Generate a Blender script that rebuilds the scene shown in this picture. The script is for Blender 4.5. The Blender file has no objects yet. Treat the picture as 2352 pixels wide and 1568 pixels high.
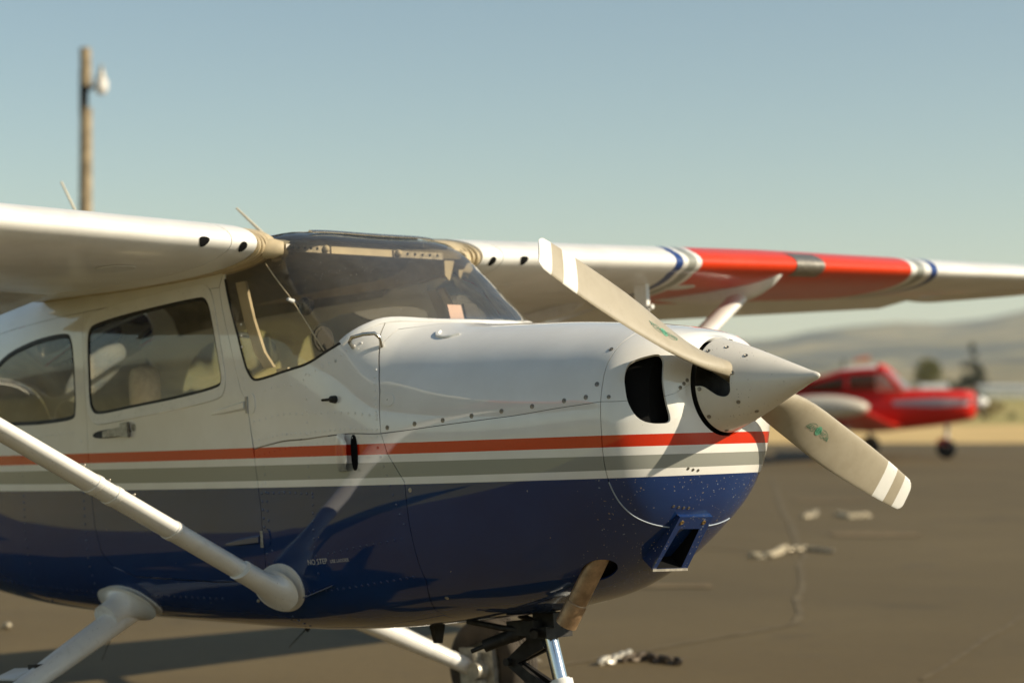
import bpy, bmesh, math, random
import numpy as np
from mathutils import Vector, Matrix
from mathutils.geometry import delaunay_2d_cdt
random.seed(7); rng = np.random.default_rng(7)
scene = bpy.context.scene
COL = scene.collection

# ------------------------------------------------------------------ camera, sky, sun, exposure
CAM_POS = (5.412, -5.442, 1.434); CAM_YAW = 0.7836; CAM_PITCH = 0.0216
cam_d = bpy.data.cameras.new('camera'); cam = bpy.data.objects.new('camera', cam_d); COL.objects.link(cam)
cam_d.sensor_width = 36.0; cam_d.sensor_fit = 'HORIZONTAL'; cam_d.lens = 36.0 * 5000 / 2352
cam_d.clip_start = 0.1; cam_d.clip_end = 40000
cam.location = CAM_POS; cam.rotation_euler = (math.pi/2 + CAM_PITCH, 0, CAM_YAW)
cam_d.dof.use_dof = True; cam_d.dof.focus_distance = 7.0; cam_d.dof.aperture_fstop = 2.0
cam_d.dof.aperture_blades = 0
scene.camera = cam

SUN_DIR = Vector((1.46, 0.88, 1.0)).normalized()
sun_elev = math.asin(SUN_DIR.z); sun_az = math.atan2(SUN_DIR.x, SUN_DIR.y)
world = bpy.data.worlds.new('World'); scene.world = world; world.use_nodes = True
wn = world.node_tree; wn.nodes.clear()
sky = wn.nodes.new('ShaderNodeTexSky'); sky.sky_type = 'NISHITA'; sky.sun_disc = False
sky.sun_elevation = sun_elev; sky.sun_rotation = sun_az
sky.air_density = 1.0; sky.dust_density = 0.05; sky.ozone_density = 1.0; sky.altitude = 0
hsv = wn.nodes.new('ShaderNodeHueSaturation'); hsv.inputs['Saturation'].default_value = 0.95
tint = wn.nodes.new('ShaderNodeMix'); tint.data_type = 'RGBA'; tint.blend_type = 'MULTIPLY'
tint.inputs[0].default_value = 1.0; tint.inputs[7].default_value = (0.945, 0.985, 0.915, 1)
bg = wn.nodes.new('ShaderNodeBackground'); bg.inputs['Strength'].default_value = 0.080
wo = wn.nodes.new('ShaderNodeOutputWorld')
wn.links.new(sky.outputs[0], hsv.inputs['Color']); wn.links.new(hsv.outputs[0], tint.inputs[6])
wn.links.new(tint.outputs[2], bg.inputs['Color']); wn.links.new(bg.outputs[0], wo.inputs['Surface'])

sun_d = bpy.data.lights.new('sun', 'SUN'); sun_d.energy = 5.0; sun_d.angle = math.radians(0.55)
sun_d.color = (1.0, 0.88, 0.68)
sun = bpy.data.objects.new('sun', sun_d); COL.objects.link(sun)
sun.rotation_euler = SUN_DIR.to_track_quat('Z', 'Y').to_euler()
sun.location = (20, 5, 20)

scene.view_settings.view_transform = 'Standard'; scene.view_settings.look = 'None'
scene.view_settings.gamma = 1.0; scene.view_settings.use_curve_mapping = False
scene.view_settings.exposure = 0.42
scene.cycles.max_bounces = 8; scene.cycles.transparent_max_bounces = 16
scene.cycles.volume_bounces = 1
scene.cycles.use_denoising = True

# ------------------------------------------------------------------ node helpers
class NT:
    """tiny expression builder for a material's node tree"""
    def __init__(self, name):
        self.m = bpy.data.materials.new(name); self.m.use_nodes = True
        self.t = self.m.node_tree; self.t.nodes.clear()
        self.out = self.t.nodes.new('ShaderNodeOutputMaterial')
    def n(self, typ, **kw):
        x = self.t.nodes.new(typ)
        for k, v in kw.items(): setattr(x, k, v)
        return x
    def set(self, sock, v):
        if isinstance(v, bpy.types.NodeSocket): self.t.links.new(v, sock)
        elif isinstance(v, (tuple, list)) and len(v) == 3 and sock.type == 'RGBA': sock.default_value = (*v, 1)
        else: sock.default_value = v
    def math(self, op, a, b=0.0, c=0.0, clamp=False):
        x = self.n('ShaderNodeMath', operation=op, use_clamp=clamp)
        for s, v in zip(x.inputs, (a, b, c)): self.set(s, v)
        return x.outputs[0]
    def mix(self, f, a, b, blend='MIX'):
        x = self.n('ShaderNodeMix', data_type='RGBA', blend_type=blend)
        self.set(x.inputs[0], f); self.set(x.inputs[6], a); self.set(x.inputs[7], b)
        return x.outputs[2]
    def coord(self, kind='Object'):
        if not hasattr(self, '_tc'): self._tc = self.n('ShaderNodeTexCoord')
        return self._tc.outputs[kind]
    def xyz(self, vec=None):
        x = self.n('ShaderNodeSeparateXYZ'); self.set(x.inputs[0], vec or self.coord()); return x.outputs
    def noise(self, scale, detail=3.0, rough=.55, vec=None, out='Fac'):
        x = self.n('ShaderNodeTexNoise'); x.inputs['Scale'].default_value = scale
        x.inputs['Detail'].default_value = detail; x.inputs['Roughness'].default_value = rough
        self.set(x.inputs['Vector'], vec or self.coord()); return x.outputs[out]
    def voro(self, scale, vec=None, out='Distance'):
        x = self.n('ShaderNodeTexVoronoi'); x.inputs['Scale'].default_value = scale
        self.set(x.inputs['Vector'], vec or self.coord()); return x.outputs[out]
    def ramp(self, f, stops):
        x = self.n('ShaderNodeValToRGB'); e = x.color_ramp.elements
        while len(e) < len(stops): e.new(.5)
        for q, (p, c) in zip(e, stops): q.position = p; q.color = (*c, 1) if len(c) == 3 else c
        self.set(x.inputs[0], f); return x.outputs[0]
    def smooth(self, v, lo, hi):
        x = self.n('ShaderNodeMapRange', interpolation_type='SMOOTHSTEP')
        self.set(x.inputs[0], v); x.inputs[1].default_value = lo; x.inputs[2].default_value = hi
        return x.outputs[0]
    def bump(self, h, strength=.1, dist=.01):
        x = self.n('ShaderNodeBump'); x.inputs['Strength'].default_value = strength
        x.inputs['Distance'].default_value = dist; self.set(x.inputs['Height'], h); return x.outputs[0]
    def principled(self, color, rough=.5, metal=0.0, normal=None, coat=0.0, coat_rough=.06, spec=.5, **kw):
        b = self.n('ShaderNodeBsdfPrincipled')
        self.set(b.inputs['Base Color'], color); self.set(b.inputs['Roughness'], rough); self.set(b.inputs['Metallic'], metal)
        b.inputs['Coat Weight'].default_value = coat; b.inputs['Coat Roughness'].default_value = coat_rough
        b.inputs['Specular IOR Level'].default_value = spec
        if normal is not None: self.t.links.new(normal, b.inputs['Normal'])
        for k, v in kw.items(): self.set(b.inputs[k], v)
        self.t.links.new(b.outputs[0], self.out.inputs['Surface'])
        return b

def simple(name, color, rough=.5, metal=0.0, var=.15, scale=18.0, bump=.0, coat=0.0, spec=.5):
    """plain material with a little uneven colour and roughness"""
    t = NT(name)
    f = t.noise(scale, 4.0)
    c = t.mix(t.smooth(f, .3, .72), tuple(v*(1-var) for v in color), tuple(min(1, v*(1+var*.6)) for v in color))
    r = t.math('MULTIPLY_ADD', t.noise(scale*2.3), .25, rough-.12, clamp=True)
    t.principled(c, r, metal, t.bump(t.noise(scale*6, 3), bump, .004) if bump else None, coat, spec=spec)
    return t.m

WHITE = (.84, .82, .765); RED = (.66, .026, .002); GREY = (.295, .30, .262); BLUE = (.005, .034, .135)
def quad(t, x, a, b, c):
    return t.math('MULTIPLY_ADD', t.math('MULTIPLY_ADD', x, c, b), x, a)
def paint_fuselage():
    t = NT('fuselage paint')
    X, Y, Z = t.xyz()
    lines = dict(rt=(-.1117, -.0404, .0009), rb=(-.1493, -.0403, .00055), gt=(-.1762, -.0407, .00056),
                 gb=(-.2272, -.0345, .0028), bt=(-.2519, -.0345, .0022))
    above = {k: t.math('GREATER_THAN', Z, quad(t, X, *v)) for k, v in lines.items()}
    # age: faint mottling in every coat
    mot = t.noise(7.0, 5.0, .6)
    white = t.mix(t.smooth(mot, .3, .75), (.79, .765, .705), WHITE)
    red = t.mix(t.noise(160, 2.0), (.52, .024, .003), RED)
    blue = t.mix(t.smooth(t.noise(3.2, 4), .3, .8), (.004, .024, .105), BLUE)
    c = t.mix(above['bt'], blue, white)
    c = t.mix(t.math('MULTIPLY', above['gb'], t.math('SUBTRACT', 1.0, above['gt'])), c, GREY)
    c = t.mix(t.math('MULTIPLY', above['rb'], t.math('SUBTRACT', 1.0, above['rt'])), c, red)
    # stone chips, thick on the nose, thinning aft
    nose = t.smooth(t.math('ADD', X, t.math('MULTIPLY', Z, -.55)), .78, 1.02)
    warp = t.n('ShaderNodeVectorMath', operation='MULTIPLY_ADD'); t.set(warp.inputs[0], t.noise(55, 3, .6, out='Color')); warp.inputs[1].default_value = (.022, .022, .012); t.set(warp.inputs[2], t.coord())
    cv = warp.outputs[0]; sel = t.voro(120.0, cv, out='Color'); sx = t.n('ShaderNodeSeparateColor'); t.set(sx.inputs[0], sel)
    thr = t.math('MULTIPLY', t.math('MULTIPLY_ADD', nose, .62, .006), t.math('MULTIPLY_ADD', t.smooth(t.noise(9, 4, .6), .35, .65), 1.1, .12))
    wob = t.math('MULTIPLY_ADD', t.noise(300, 2), .16, t.voro(120.0, cv))
    chip = t.math('MULTIPLY', t.math('LESS_THAN', sx.outputs[0], thr), t.math('LESS_THAN', wob, t.math('MULTIPLY_ADD', t.math('POWER', sx.outputs[1], 2.5), .36, .10)))
    low = t.math('SUBTRACT', 1.0, above['bt'])
    chipc = t.mix(sx.outputs[2], (.27, .21, .12), (.20, .26, .34))
    c = t.mix(t.math('MULTIPLY', chip, t.math('MULTIPLY', low, .85)), c, chipc)
    chip2 = t.math('MULTIPLY', t.math('LESS_THAN', sx.outputs[0], t.math('MULTIPLY_ADD', nose, .16, .0)), t.math('LESS_THAN', wob, .17))
    c = t.mix(t.math('MULTIPLY', chip2, t.math('MULTIPLY', above['bt'], .7)), c, (.17, .10, .055))
    # grime along the belly and grey dust low on the sides
    grime = t.math('MULTIPLY', t.smooth(Z, -.60, -.76), t.smooth(t.noise(9, 5), .25, .8))
    c = t.mix(t.math('MULTIPLY', grime, .55), c, (.045, .036, .022))
    wav = t.noise(3.1, 2.0, .4)
    nb = t.bump(wav, .10, .020)
    t.principled(c, t.math('MULTIPLY_ADD', t.noise(22, 4), .14, .42), 0, nb, coat=1.0, coat_rough=.03, spec=.05, **{'Coat IOR': 1.7})
    return t.m
def paint_wing(side):
    """white wing; a red panel between grey and blue bands on the outer part"""
    t = NT('wing paint')
    X, Y, Z = t.xyz()
    ay = t.math('ABSOLUTE', Y)
    under = t.math('MULTIPLY', t.math('MAXIMUM', t.math('SUBTRACT', -.74, X), 0.0), .62)
    s = t.math('SUBTRACT', ay, under)
    def band(a, b): return t.math('MULTIPLY', t.math('GREATER_THAN', s, a), t.math('LESS_THAN', s, b))
    white = t.mix(t.smooth(t.noise(5, 4), .3, .75), (.75, .73, .68), WHITE)
    c = t.mix(band(1.74, 1.79), white, (.02, .055, .20))
    c = t.mix(band(1.825, 1.88), c, GREY)
    c = t.mix(band(1.915, 3.60), c, t.mix(t.noise(40, 3), (.60, .036, .006), (.74, .050, .009)))
    c = t.mix(band(3.65, 3.72), c, GREY)
    c = t.mix(band(3.78, 3.84), c, (.02, .055, .20))
    dirt = t.math('MULTIPLY', t.smooth(t.noise(4.0, 6, .65), .45, .8), .14)
    c = t.mix(dirt, c, (.22, .19, .13))
    t.principled(c, t.math('MULTIPLY_ADD', t.noise(20, 4), .15, .33), 0, t.bump(t.noise(3.0, 2), .07, .02), coat=.35, coat_rough=.10, spec=.2)
    return t.m
def paint_plain(name='white paint', col=WHITE, dirt=.25):
    t = NT(name)
    c = t.mix(t.smooth(t.noise(9, 5), .3, .75), tuple(v*.92 for v in col), col)
    d = t.math('MULTIPLY', t.smooth(t.noise(13, 6, .7), .5, .8), dirt)
    sp = t.math('MULTIPLY', t.math('LESS_THAN', t.voro(70), .12), t.math('GREATER_THAN', t.noise(11), .52))
    c = t.mix(d, c, (.22, .18, .12)); c = t.mix(t.math('MULTIPLY', sp, .6), c, (.12, .08, .05))
    t.principled(c, t.math('MULTIPLY_ADD', t.noise(30, 4), .15, .32), 0, None, coat=.5, coat_rough=.08)
    return t.m
def glass(name, tint, dust, ior=1.45, gloss_rough=.02):
    t = NT(name)
    tr = t.n('ShaderNodeBsdfTransparent'); t.set(tr.inputs[0], tint)
    gl = t.n('ShaderNodeBsdfGlossy'); t.set(gl.inputs[0], (1, 1, 1)); gl.inputs['Roughness'].default_value = gloss_rough
    fr = t.n('ShaderNodeFresnel'); fr.inputs[0].default_value = ior
    df = t.n('ShaderNodeBsdfDiffuse'); t.set(df.inputs[0], (.62, .60, .54))
    tl = t.n('ShaderNodeBsdfTranslucent'); t.set(tl.inputs[0], (.62, .60, .54))
    ds = t.n('ShaderNodeMixShader'); ds.inputs[0].default_value = .5
    t.t.links.new(df.outputs[0], ds.inputs[1]); t.t.links.new(tl.outputs[0], ds.inputs[2])
    m1 = t.n('ShaderNodeMixShader'); m2 = t.n('ShaderNodeMixShader')
    dustf = t.math('MULTIPLY', t.math('MULTIPLY_ADD', t.noise(14, 6, .7), 1.3, .35), dust)
    spk = t.math('MULTIPLY', t.math('LESS_THAN', t.math('MULTIPLY_ADD', t.noise(33, 3), .12, t.voro(58)), .155), .45)
    t.set(m1.inputs[0], t.math('MAXIMUM', dustf, spk) if dust > .05 else dustf)
    t.t.links.new(tr.outputs[0], m1.inputs[1]); t.t.links.new(ds.outputs[0], m1.inputs[2])
    t.set(m2.inputs[0], fr.outputs[0]); t.t.links.new(m1.outputs[0], m2.inputs[1]); t.t.links.new(gl.outputs[0], m2.inputs[2])
    t.t.links.new(m2.outputs[0], t.out.inputs['Surface'])
    return t.m

M = {}
M['fus'] = paint_fuselage(); M['wing'] = paint_wing(1); M['white'] = paint_plain()
M['spin'] = paint_plain('spinner paint', (.76, .71, .615), .10)
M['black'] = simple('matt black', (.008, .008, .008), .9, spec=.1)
M['rubber'] = simple('tyre rubber', (.075, .058, .040), .85, scale=9, var=.4, bump=.2)
M['gasket'] = simple('black gasket', (.014, .013, .011), .6)
M['steel'] = simple('dull steel', (.34, .31, .26), .42, .85, var=.3, scale=60)
M['dark_steel'] = simple('greasy dark steel', (.028, .025, .021), .55, .4, var=.5, scale=30, bump=.2)
M['chrome'] = simple('chrome', (.80, .82, .84), .16, 1.0, var=.04)
M['alu'] = simple('cast aluminium', (.50, .46, .38), .45, .6, var=.3, scale=40)
M['exh'] = simple('heat stained steel', (.42, .275, .155), .45, .6, var=.35, scale=26, bump=.1)
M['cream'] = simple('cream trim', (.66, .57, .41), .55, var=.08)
M['liner'] = simple('beige cabin lining', (.74, .68, .54), .8, var=.12)
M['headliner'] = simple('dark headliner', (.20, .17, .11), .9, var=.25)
M['panel'] = simple('instrument panel black', (.02, .019, .017), .6)
M['glare'] = simple('glareshield vinyl', (.075, .066, .05), .75, var=.2)
M['seat'] = simple('grey seat fabric', (.66, .62, .52), .9, var=.12, scale=40, bump=.2)
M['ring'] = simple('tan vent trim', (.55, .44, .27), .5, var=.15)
M['green'] = simple('green print', (.13, .36, .22), .5, var=.05)
M['dgreen'] = simple('dark green print', (.03, .17, .10), .5, var=.05)
M['print'] = simple('white lettering', (.55, .55, .53), .5, var=.05)
M['placard'] = simple('pale placard', (.80, .56, .52), .5, var=.05)
M['screen'] = glass('dusty windscreen', (.92, .88, .78), .13, 1.42)
M['pane'] = glass('side window acrylic', (.96, .97, .91), .035)
M['pane_sun'] = glass('sun-hazed acrylic', (.96, .97, .90), .45)
M['lens'] = glass('landing light lens', (.50, .51, .50), .55)
M['grip'] = simple('polished steel', (.62, .58, .50), .25, .95, var=.1)

# ------------------------------------------------------------------ mesh helpers
def link(o, parent=None):
    COL.objects.link(o)
    if parent is not None: o.parent = parent
    return o
def empty(name, label, cat, loc=(0, 0, 0), rot=(0, 0, 0), group=None):
    o = bpy.data.objects.new(name, None); o.empty_display_size = .3
    o.location = loc; o.rotation_euler = rot
    tag(o, label, cat, group); return link(o)
def tag(o, label=None, cat=None, group=None, kind=None):
    if label: o['label'] = label
    if cat: o['category'] = cat
    if group: o['group'] = group
    if kind: o['kind'] = kind
    return o
class G:
    """collects shapes, then becomes one mesh object"""
    def __init__(self): self.v = []; self.f = []; self.mi = []; self.cur = 0
    def add(self, vs, fs):
        b = len(self.v); self.v += [tuple(map(float, p)) for p in vs]
        self.f += [tuple(i+b for i in f) for f in fs]; self.mi += [self.cur]*len(fs); return self
    def box(self, c, s, rot=None, taper=1.0):
        vs = []
        for z in (-.5, .5):
            k = 1 if z < 0 else taper
            for x, y in ((-.5, -.5), (.5, -.5), (.5, .5), (-.5, .5)):
                p = Vector((x*s[0]*k, y*s[1]*k, z*s[2]))
                if rot is not None: p = rot @ p
                vs.append(p + Vector(c))
        return self.add(vs, [(3, 2, 1, 0), (4, 5, 6, 7), (0, 1, 5, 4), (1, 2, 6, 5), (2, 3, 7, 6), (3, 0, 4, 7)])
    def quadbox(self, corners, depth):
        c = [Vector(p) for p in corners]; d = Vector(depth)
        return self.add(c + [p + d for p in c], [(0, 1, 2, 3), (7, 6, 5, 4), (0, 4, 5, 1), (1, 5, 6, 2), (2, 6, 7, 3), (3, 7, 4, 0)])
    def rings(self, rings, caps=True, close=True):
        n = len(rings[0]); vs = [p for r in rings for p in r]; fs = []
        for i in range(len(rings)-1):
            for j in range(n if close else n-1):
                a = i*n+j; b = i*n+(j+1) % n
                fs.append((a, b, b+n, a+n))
        if caps:
            fs.append(tuple(range(n-1, -1, -1))); fs.append(tuple(range((len(rings)-1)*n, len(rings)*n)))
        return self.add(vs, fs)
    def cyl(self, a, b, r0, r1=None, n=20, caps=True):
        return self.tube([a, b], [r0, r0 if r1 is None else r1], n, caps)
    def tube(self, path, rad, n=16, caps=True, sx=1.0, up=None):
        P = [Vector(p) for p in path]
        if not hasattr(rad, '__len__'): rad = [rad]*len(P)
        rings = []; prev = None
        for i, p in enumerate(P):
            t = (P[min(i+1, len(P)-1)] - P[max(i-1, 0)]).normalized()
            if prev is None:
                u = Vector(up) if up is not None else (Vector((0, 0, 1)) if abs(t.z) < .9 else Vector((1, 0, 0)))
            else: u = prev
            x = (u - t*u.dot(t)).normalized(); y = t.cross(x); prev = x
            rings.append([p + (x*math.cos(q)*sx + y*math.sin(q))*rad[i] for q in (2*math.pi*k/n for k in range(n))])
        return self.rings(rings, caps)
    def lathe(self, o, axis, prof, n=40, caps=False):
        """prof: (distance along axis, radius)"""
        a = Vector(axis).normalized(); u = Vector((0, 0, 1)) if abs(a.z) < .9 else Vector((1, 0, 0))
        x = (u - a*u.dot(a)).normalized(); y = a.cross(x)
        return self.rings([[Vector(o) + a*d + (x*math.cos(q) + y*math.sin(q))*r for q in (2*math.pi*k/n for k in range(n))] for d, r in prof], caps)
    def ball(self, c, r, n=16, m=10, scale=(1, 1, 1)):
        rr = []
        for i in range(m+1):
            a = math.pi*(i/m) ; q = max(math.sin(a), .002)
            rr.append([Vector(c) + Vector((math.cos(2*math.pi*k/n)*q*r*scale[0], math.sin(2*math.pi*k/n)*q*r*scale[1], -math.cos(a)*r*scale[2])) for k in range(n)])
        return self.rings(rr)
    def build(self, name, mats, parent=None, angle=38, smooth=True):
        me = bpy.data.meshes.new(name); me.from_pydata(self.v, [], self.f)
        mats = mats if isinstance(mats, (list, tuple)) else [mats]
        for m in mats: me.materials.append(M[m] if isinstance(m, str) else m)
        if len(mats) > 1: me.polygons.foreach_set('material_index', self.mi)
        bm = bmesh.new(); bm.from_mesh(me); bmesh.ops.recalc_face_normals(bm, faces=bm.faces); bm.to_mesh(me); bm.free()
        if smooth:
            me.polygons.foreach_set('use_smooth', [True]*len(me.polygons)); me.set_sharp_from_angle(angle=math.radians(angle))
        me.update()
        return link(bpy.data.objects.new(name, me), parent)
def pchip(xs, ys, x):
    xs = np.asarray(xs, float); ys = np.asarray(ys, float); x = np.asarray(x, float)
    h = np.diff(xs); d = np.diff(ys)/h; m = np.zeros(len(xs)); m[0] = d[0]; m[-1] = d[-1]
    for i in range(1, len(xs)-1):
        if d[i-1]*d[i] > 0:
            w1 = 2*h[i]+h[i-1]; w2 = h[i]+2*h[i-1]; m[i] = (w1+w2)/(w1/d[i-1]+w2/d[i])
    i = np.clip(np.searchsorted(xs, x)-1, 0, len(h)-1); t = (x-xs[i])/h[i]
    return ((1+2*t)*(1-t)**2*ys[i]+t*(1-t)**2*h[i]*m[i]+t*t*(3-2*t)*ys[i+1]+t*t*(t-1)*h[i]*m[i+1])

# ================================================================== LARGE STRUCTURE: ground, hills, haze
def sheet(name, pts, z, mat, kind='structure'):
    me = bpy.data.meshes.new(name); me.from_pydata([(x, y, z) for x, y in pts], [], [tuple(range(len(pts)))])
    me.materials.append(mat); me.update()
    if me.polygons[0].normal.z < 0: me.flip_normals()
    return tag(link(bpy.data.objects.new(name, me)), kind=kind)
def view_pt(lat, dep, z=0.0):
    """a ground point from its distance ahead of the photographer and its offset to the right"""
    a = CAM_YAW
    return Vector((CAM_POS[0] + lat*math.cos(a) - dep*math.sin(a), CAM_POS[1] + lat*math.sin(a) + dep*math.cos(a), z))
def grass_mat():
    t = NT('dry grass field')
    p = t.coord()
    big = t.noise(.012, 5.0, .6, p); mid = t.noise(.16, 4.0, .6, p); fine = t.noise(2.5, 4.0, .7, p)
    c = t.ramp(big, [(.30, (.36, .31, .12)), (.48, (.44, .36, .15)), (.60, (.25, .255, .09)), (.75, (.40, .34, .14))])
    c = t.mix(t.math('MULTIPLY', t.smooth(mid, .35, .7), .5), c, (.21, .215, .065))
    c = t.mix(t.math('MULTIPLY', fine, .5), c, (.30, .22, .095))
    t.principled(c, .95, 0, t.bump(fine, .4, .05), spec=.1)
    return t.m
def asphalt_mat():
    t = NT('worn asphalt')
    p = t.coord()
    big = t.noise(.22, 5.0, .6, p); mid = t.noise(1.6, 5.0, .6, p); grit = t.noise(110, 2.0, .7, p)
    c = t.ramp(big, [(.30, (.086, .062, .026)), (.5, (.108, .078, .033)), (.70, (.130, .095, .042))])
    c = t.mix(t.math('MULTIPLY', t.smooth(mid, .5, .8), .3), c, (.085, .064, .036))
    c = t.mix(t.math('MULTIPLY', t.smooth(grit, .52, .78), .5), c, (.22, .175, .11))
    c = t.mix(t.math('MULTIPLY', t.smooth(t.noise(13, 4, .7, p), .50, .72), .35), c, (.060, .046, .024))
    c = t.mix(t.math('MULTIPLY', t.smooth(t.noise(.55, 6, .7, p), .57, .66), .45), c, (.062, .047, .024))
    c = t.mix(t.math('MULTIPLY', t.smooth(t.noise(.9, 3, .5, p), .66, .74), .35), c, (.06, .05, .036))
    t.principled(c, .82, 0, t.bump(grit, .35, .006), spec=.3)
    return t.m
def hill_mat():
    t = NT('dry hillside')
    X, Y, Z = t.xyz()
    n1 = t.noise(.0016, 6, .6); n2 = t.noise(.0042, 6, .62)
    c = t.ramp(n1, [(.35, (.19, .165, .09)), (.5, (.30, .24, .13)), (.62, (.22, .195, .10)), (.75, (.33, .27, .145))])
    c = t.mix(t.smooth(n2, .44, .58), c, (.045, .058, .062))
    t.principled(c, .95, spec=.05)
    return t.m
M['grass'] = grass_mat(); M['asphalt'] = asphalt_mat(); M['hill'] = hill_mat()
M['sealant'] = simple('crack sealant', (.135, .104, .058), .8, scale=6, var=.25, spec=.2)
M['stain'] = simple('pale worn patch', (.18, .13, .07), .85, scale=9, var=.3, spec=.2)

sheet('grass_field', [(-9000, -9000), (9000, -9000), (9000, 9000), (-9000, 9000)], -.03, M['grass'])
def asphalt():
    far = [view_pt(l, d) for l, d in ((60, 57.5), (-90, 57.0))]
    near = [(-70, -5.0), (-2, -5.3), (12, -6.2), (40, -6.6), (60, 20)]
    pts = [(p.x, p.y) for p in far] + near
    return sheet('asphalt_apron', pts, 0.0, M['asphalt'])
asphalt()
M['verge'] = simple('straw verge', (.60, .43, .20), .95, scale=.35, var=.22, spec=.05)
q = [view_pt(l, d) for l, d in ((70, 57.6), (-110, 57.1), (-120, 84), (80, 88))]
sheet('dry_verge', [(p.x, p.y) for p in q], -.012, M['verge'])

def hills():
    N, K = 320, 26
    prof = random.Random(3)
    ph = [(prof.uniform(0, 6.3), prof.uniform(.6, 1)) for _ in range(12)]
    def ridge(az, base):
        s = 0
        for k, (p, a) in enumerate(ph): s += a*math.sin((k*2+3)*az + p + base)/(k*1.2+2)
        return s
    vs, fs = [], []
    view = math.atan2(math.cos(CAM_YAW), -math.sin(CAM_YAW))
    for i in range(N):
        az = 2*math.pi*i/N
        off = (view - az + math.pi) % (2*math.pi) - math.pi      # + is to the right of the view axis
        px = 1176 + 5000*math.tan(max(-1.2, min(1.2, off)))
        # the skyline seen behind the spinner: low in the middle, climbing to the right
        far_h = np.interp(px, [-4000, 600, 1500, 1720, 1880, 2060, 2180, 2260, 2360, 2700, 6000], [150, 190, 138, 122, 146, 150, 146, 166, 198, 265, 190])
        for k in range(K):
            t = k/(K-1); r = 1500 + 4800*t
            h1 = max(0, 1 - abs((r-2700)/1100))**1.4*(38 + 13*ridge(az*3, 1.7))
            h2 = min(1, max(0, (r-2900)/2600))**1.15*(far_h + 12*ridge(az*4, 0.))
            h3 = 16*math.sin(r*.0031 + 9*az)*math.sin(az*41+r*.0017)*min(1, max(0, (r-2600)/1600))
            vs.append((math.cos(az)*r, math.sin(az)*r, max(-1.2, h1+h2+h3*.9) if k else -1.2))
    for i in range(N):
        for k in range(K-1):
            a = i*K+k; b = ((i+1) % N)*K+k
            fs.append((a, a+1, b+1, b))
    g = G(); g.add(vs, fs); o = g.build('hills', 'hill', angle=80); tag(o, kind='structure')
hills()

def haze():
    bm = bmesh.new(); bmesh.ops.create_cube(bm, size=1.0)
    for v in bm.verts: v.co = Vector((v.co.x*17000, v.co.y*17000, -1.6 if v.co.z < 0 else 330))
    me = bpy.data.meshes.new('haze'); bm.to_mesh(me); bm.free()
    m = bpy.data.materials.new('haze'); m.use_nodes = True; t = m.node_tree; t.nodes.clear()
    o = t.nodes.new('ShaderNodeOutputMaterial'); v = t.nodes.new('ShaderNodeVolumePrincipled')
    v.inputs['Color'].default_value = (.86, .92, .95, 1); v.inputs['Density'].default_value = HAZE_DENSITY
    v.inputs['Anisotropy'].default_value = .3
    t.links.new(v.outputs[0], o.inputs['Volume']); me.materials.append(m)
    tag(link(bpy.data.objects.new('haze', me)), kind='stuff')
HAZE_DENSITY = 9e-5
haze()

# pavement cracks, sealed pale, run across the apron (4 mm above it)
def strip(name, pts, w, z, mat):
    g = G(); P = [Vector((x, y, z)) for x, y in pts]; L = []
    for i, p in enumerate(P):
        t = (P[min(i+1, len(P)-1)]-P[max(i-1, 0)]).normalized(); n = Vector((-t.y, t.x, 0)); ww = w*(.75+.5*random.random())
        L.append((p-n*ww/2, p+n*ww/2))
    g.add([q for l in L for q in l], [(2*i, 2*i+2, 2*i+3, 2*i+1) for i in range(len(L)-1)])
    return g.build(name, mat)
def chk(p):
    for _ in range(3):
        p = [p[0]] + [tuple(np.array(a)*(1-k)+np.array(b)*k) for a, b in zip(p[:-1], p[1:]) for k in (.25, .75)] + [p[-1]]
    return p
def wander(a, b, n, amp):
    a, b = Vector(a), Vector(b); d = (b-a); nrm = Vector((-d.y, d.x)).normalized()
    return [a + d*(i/n) + nrm*random.uniform(-amp, amp)*(0 if i in (0, n) else 1) for i in range(n+1)]
for a, b, w in (((-2.40, 2.6), (-2.75, 5.2), .05), ((-2.75, 5.2), (-6.35, 10.0), .055), ((-6.3, 9.9), (-16.5, 22.5), .07),
                ((-.75, 3.6), (-2.3, 7.3), .035), ((-2.3, 7.3), (-12, 27), .06), ((-16, 9), (-6.2, 9.7), .05)):
    tag(strip('pavement_crack', [Vector(q) for q in chk(wander(a, b, 8, .035))], w, .004, 'sealant'), kind='structure')
for c, l, w in (((-7.16, 12.22), .85, .5), ((-11.4, 17.2), .9, .45), ((-4.9, 6.6), .5, .25)):
    d = Vector((math.cos(CAM_YAW), math.sin(CAM_YAW), 0))
    pts = [Vector(c) + Vector((d.x, d.y))*t for t in np.linspace(-l/2, l/2, 7)]
    tag(strip('worn_patch', [(p.x, p.y) for p in pts], w, .008, 'stain'), kind='structure')

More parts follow.
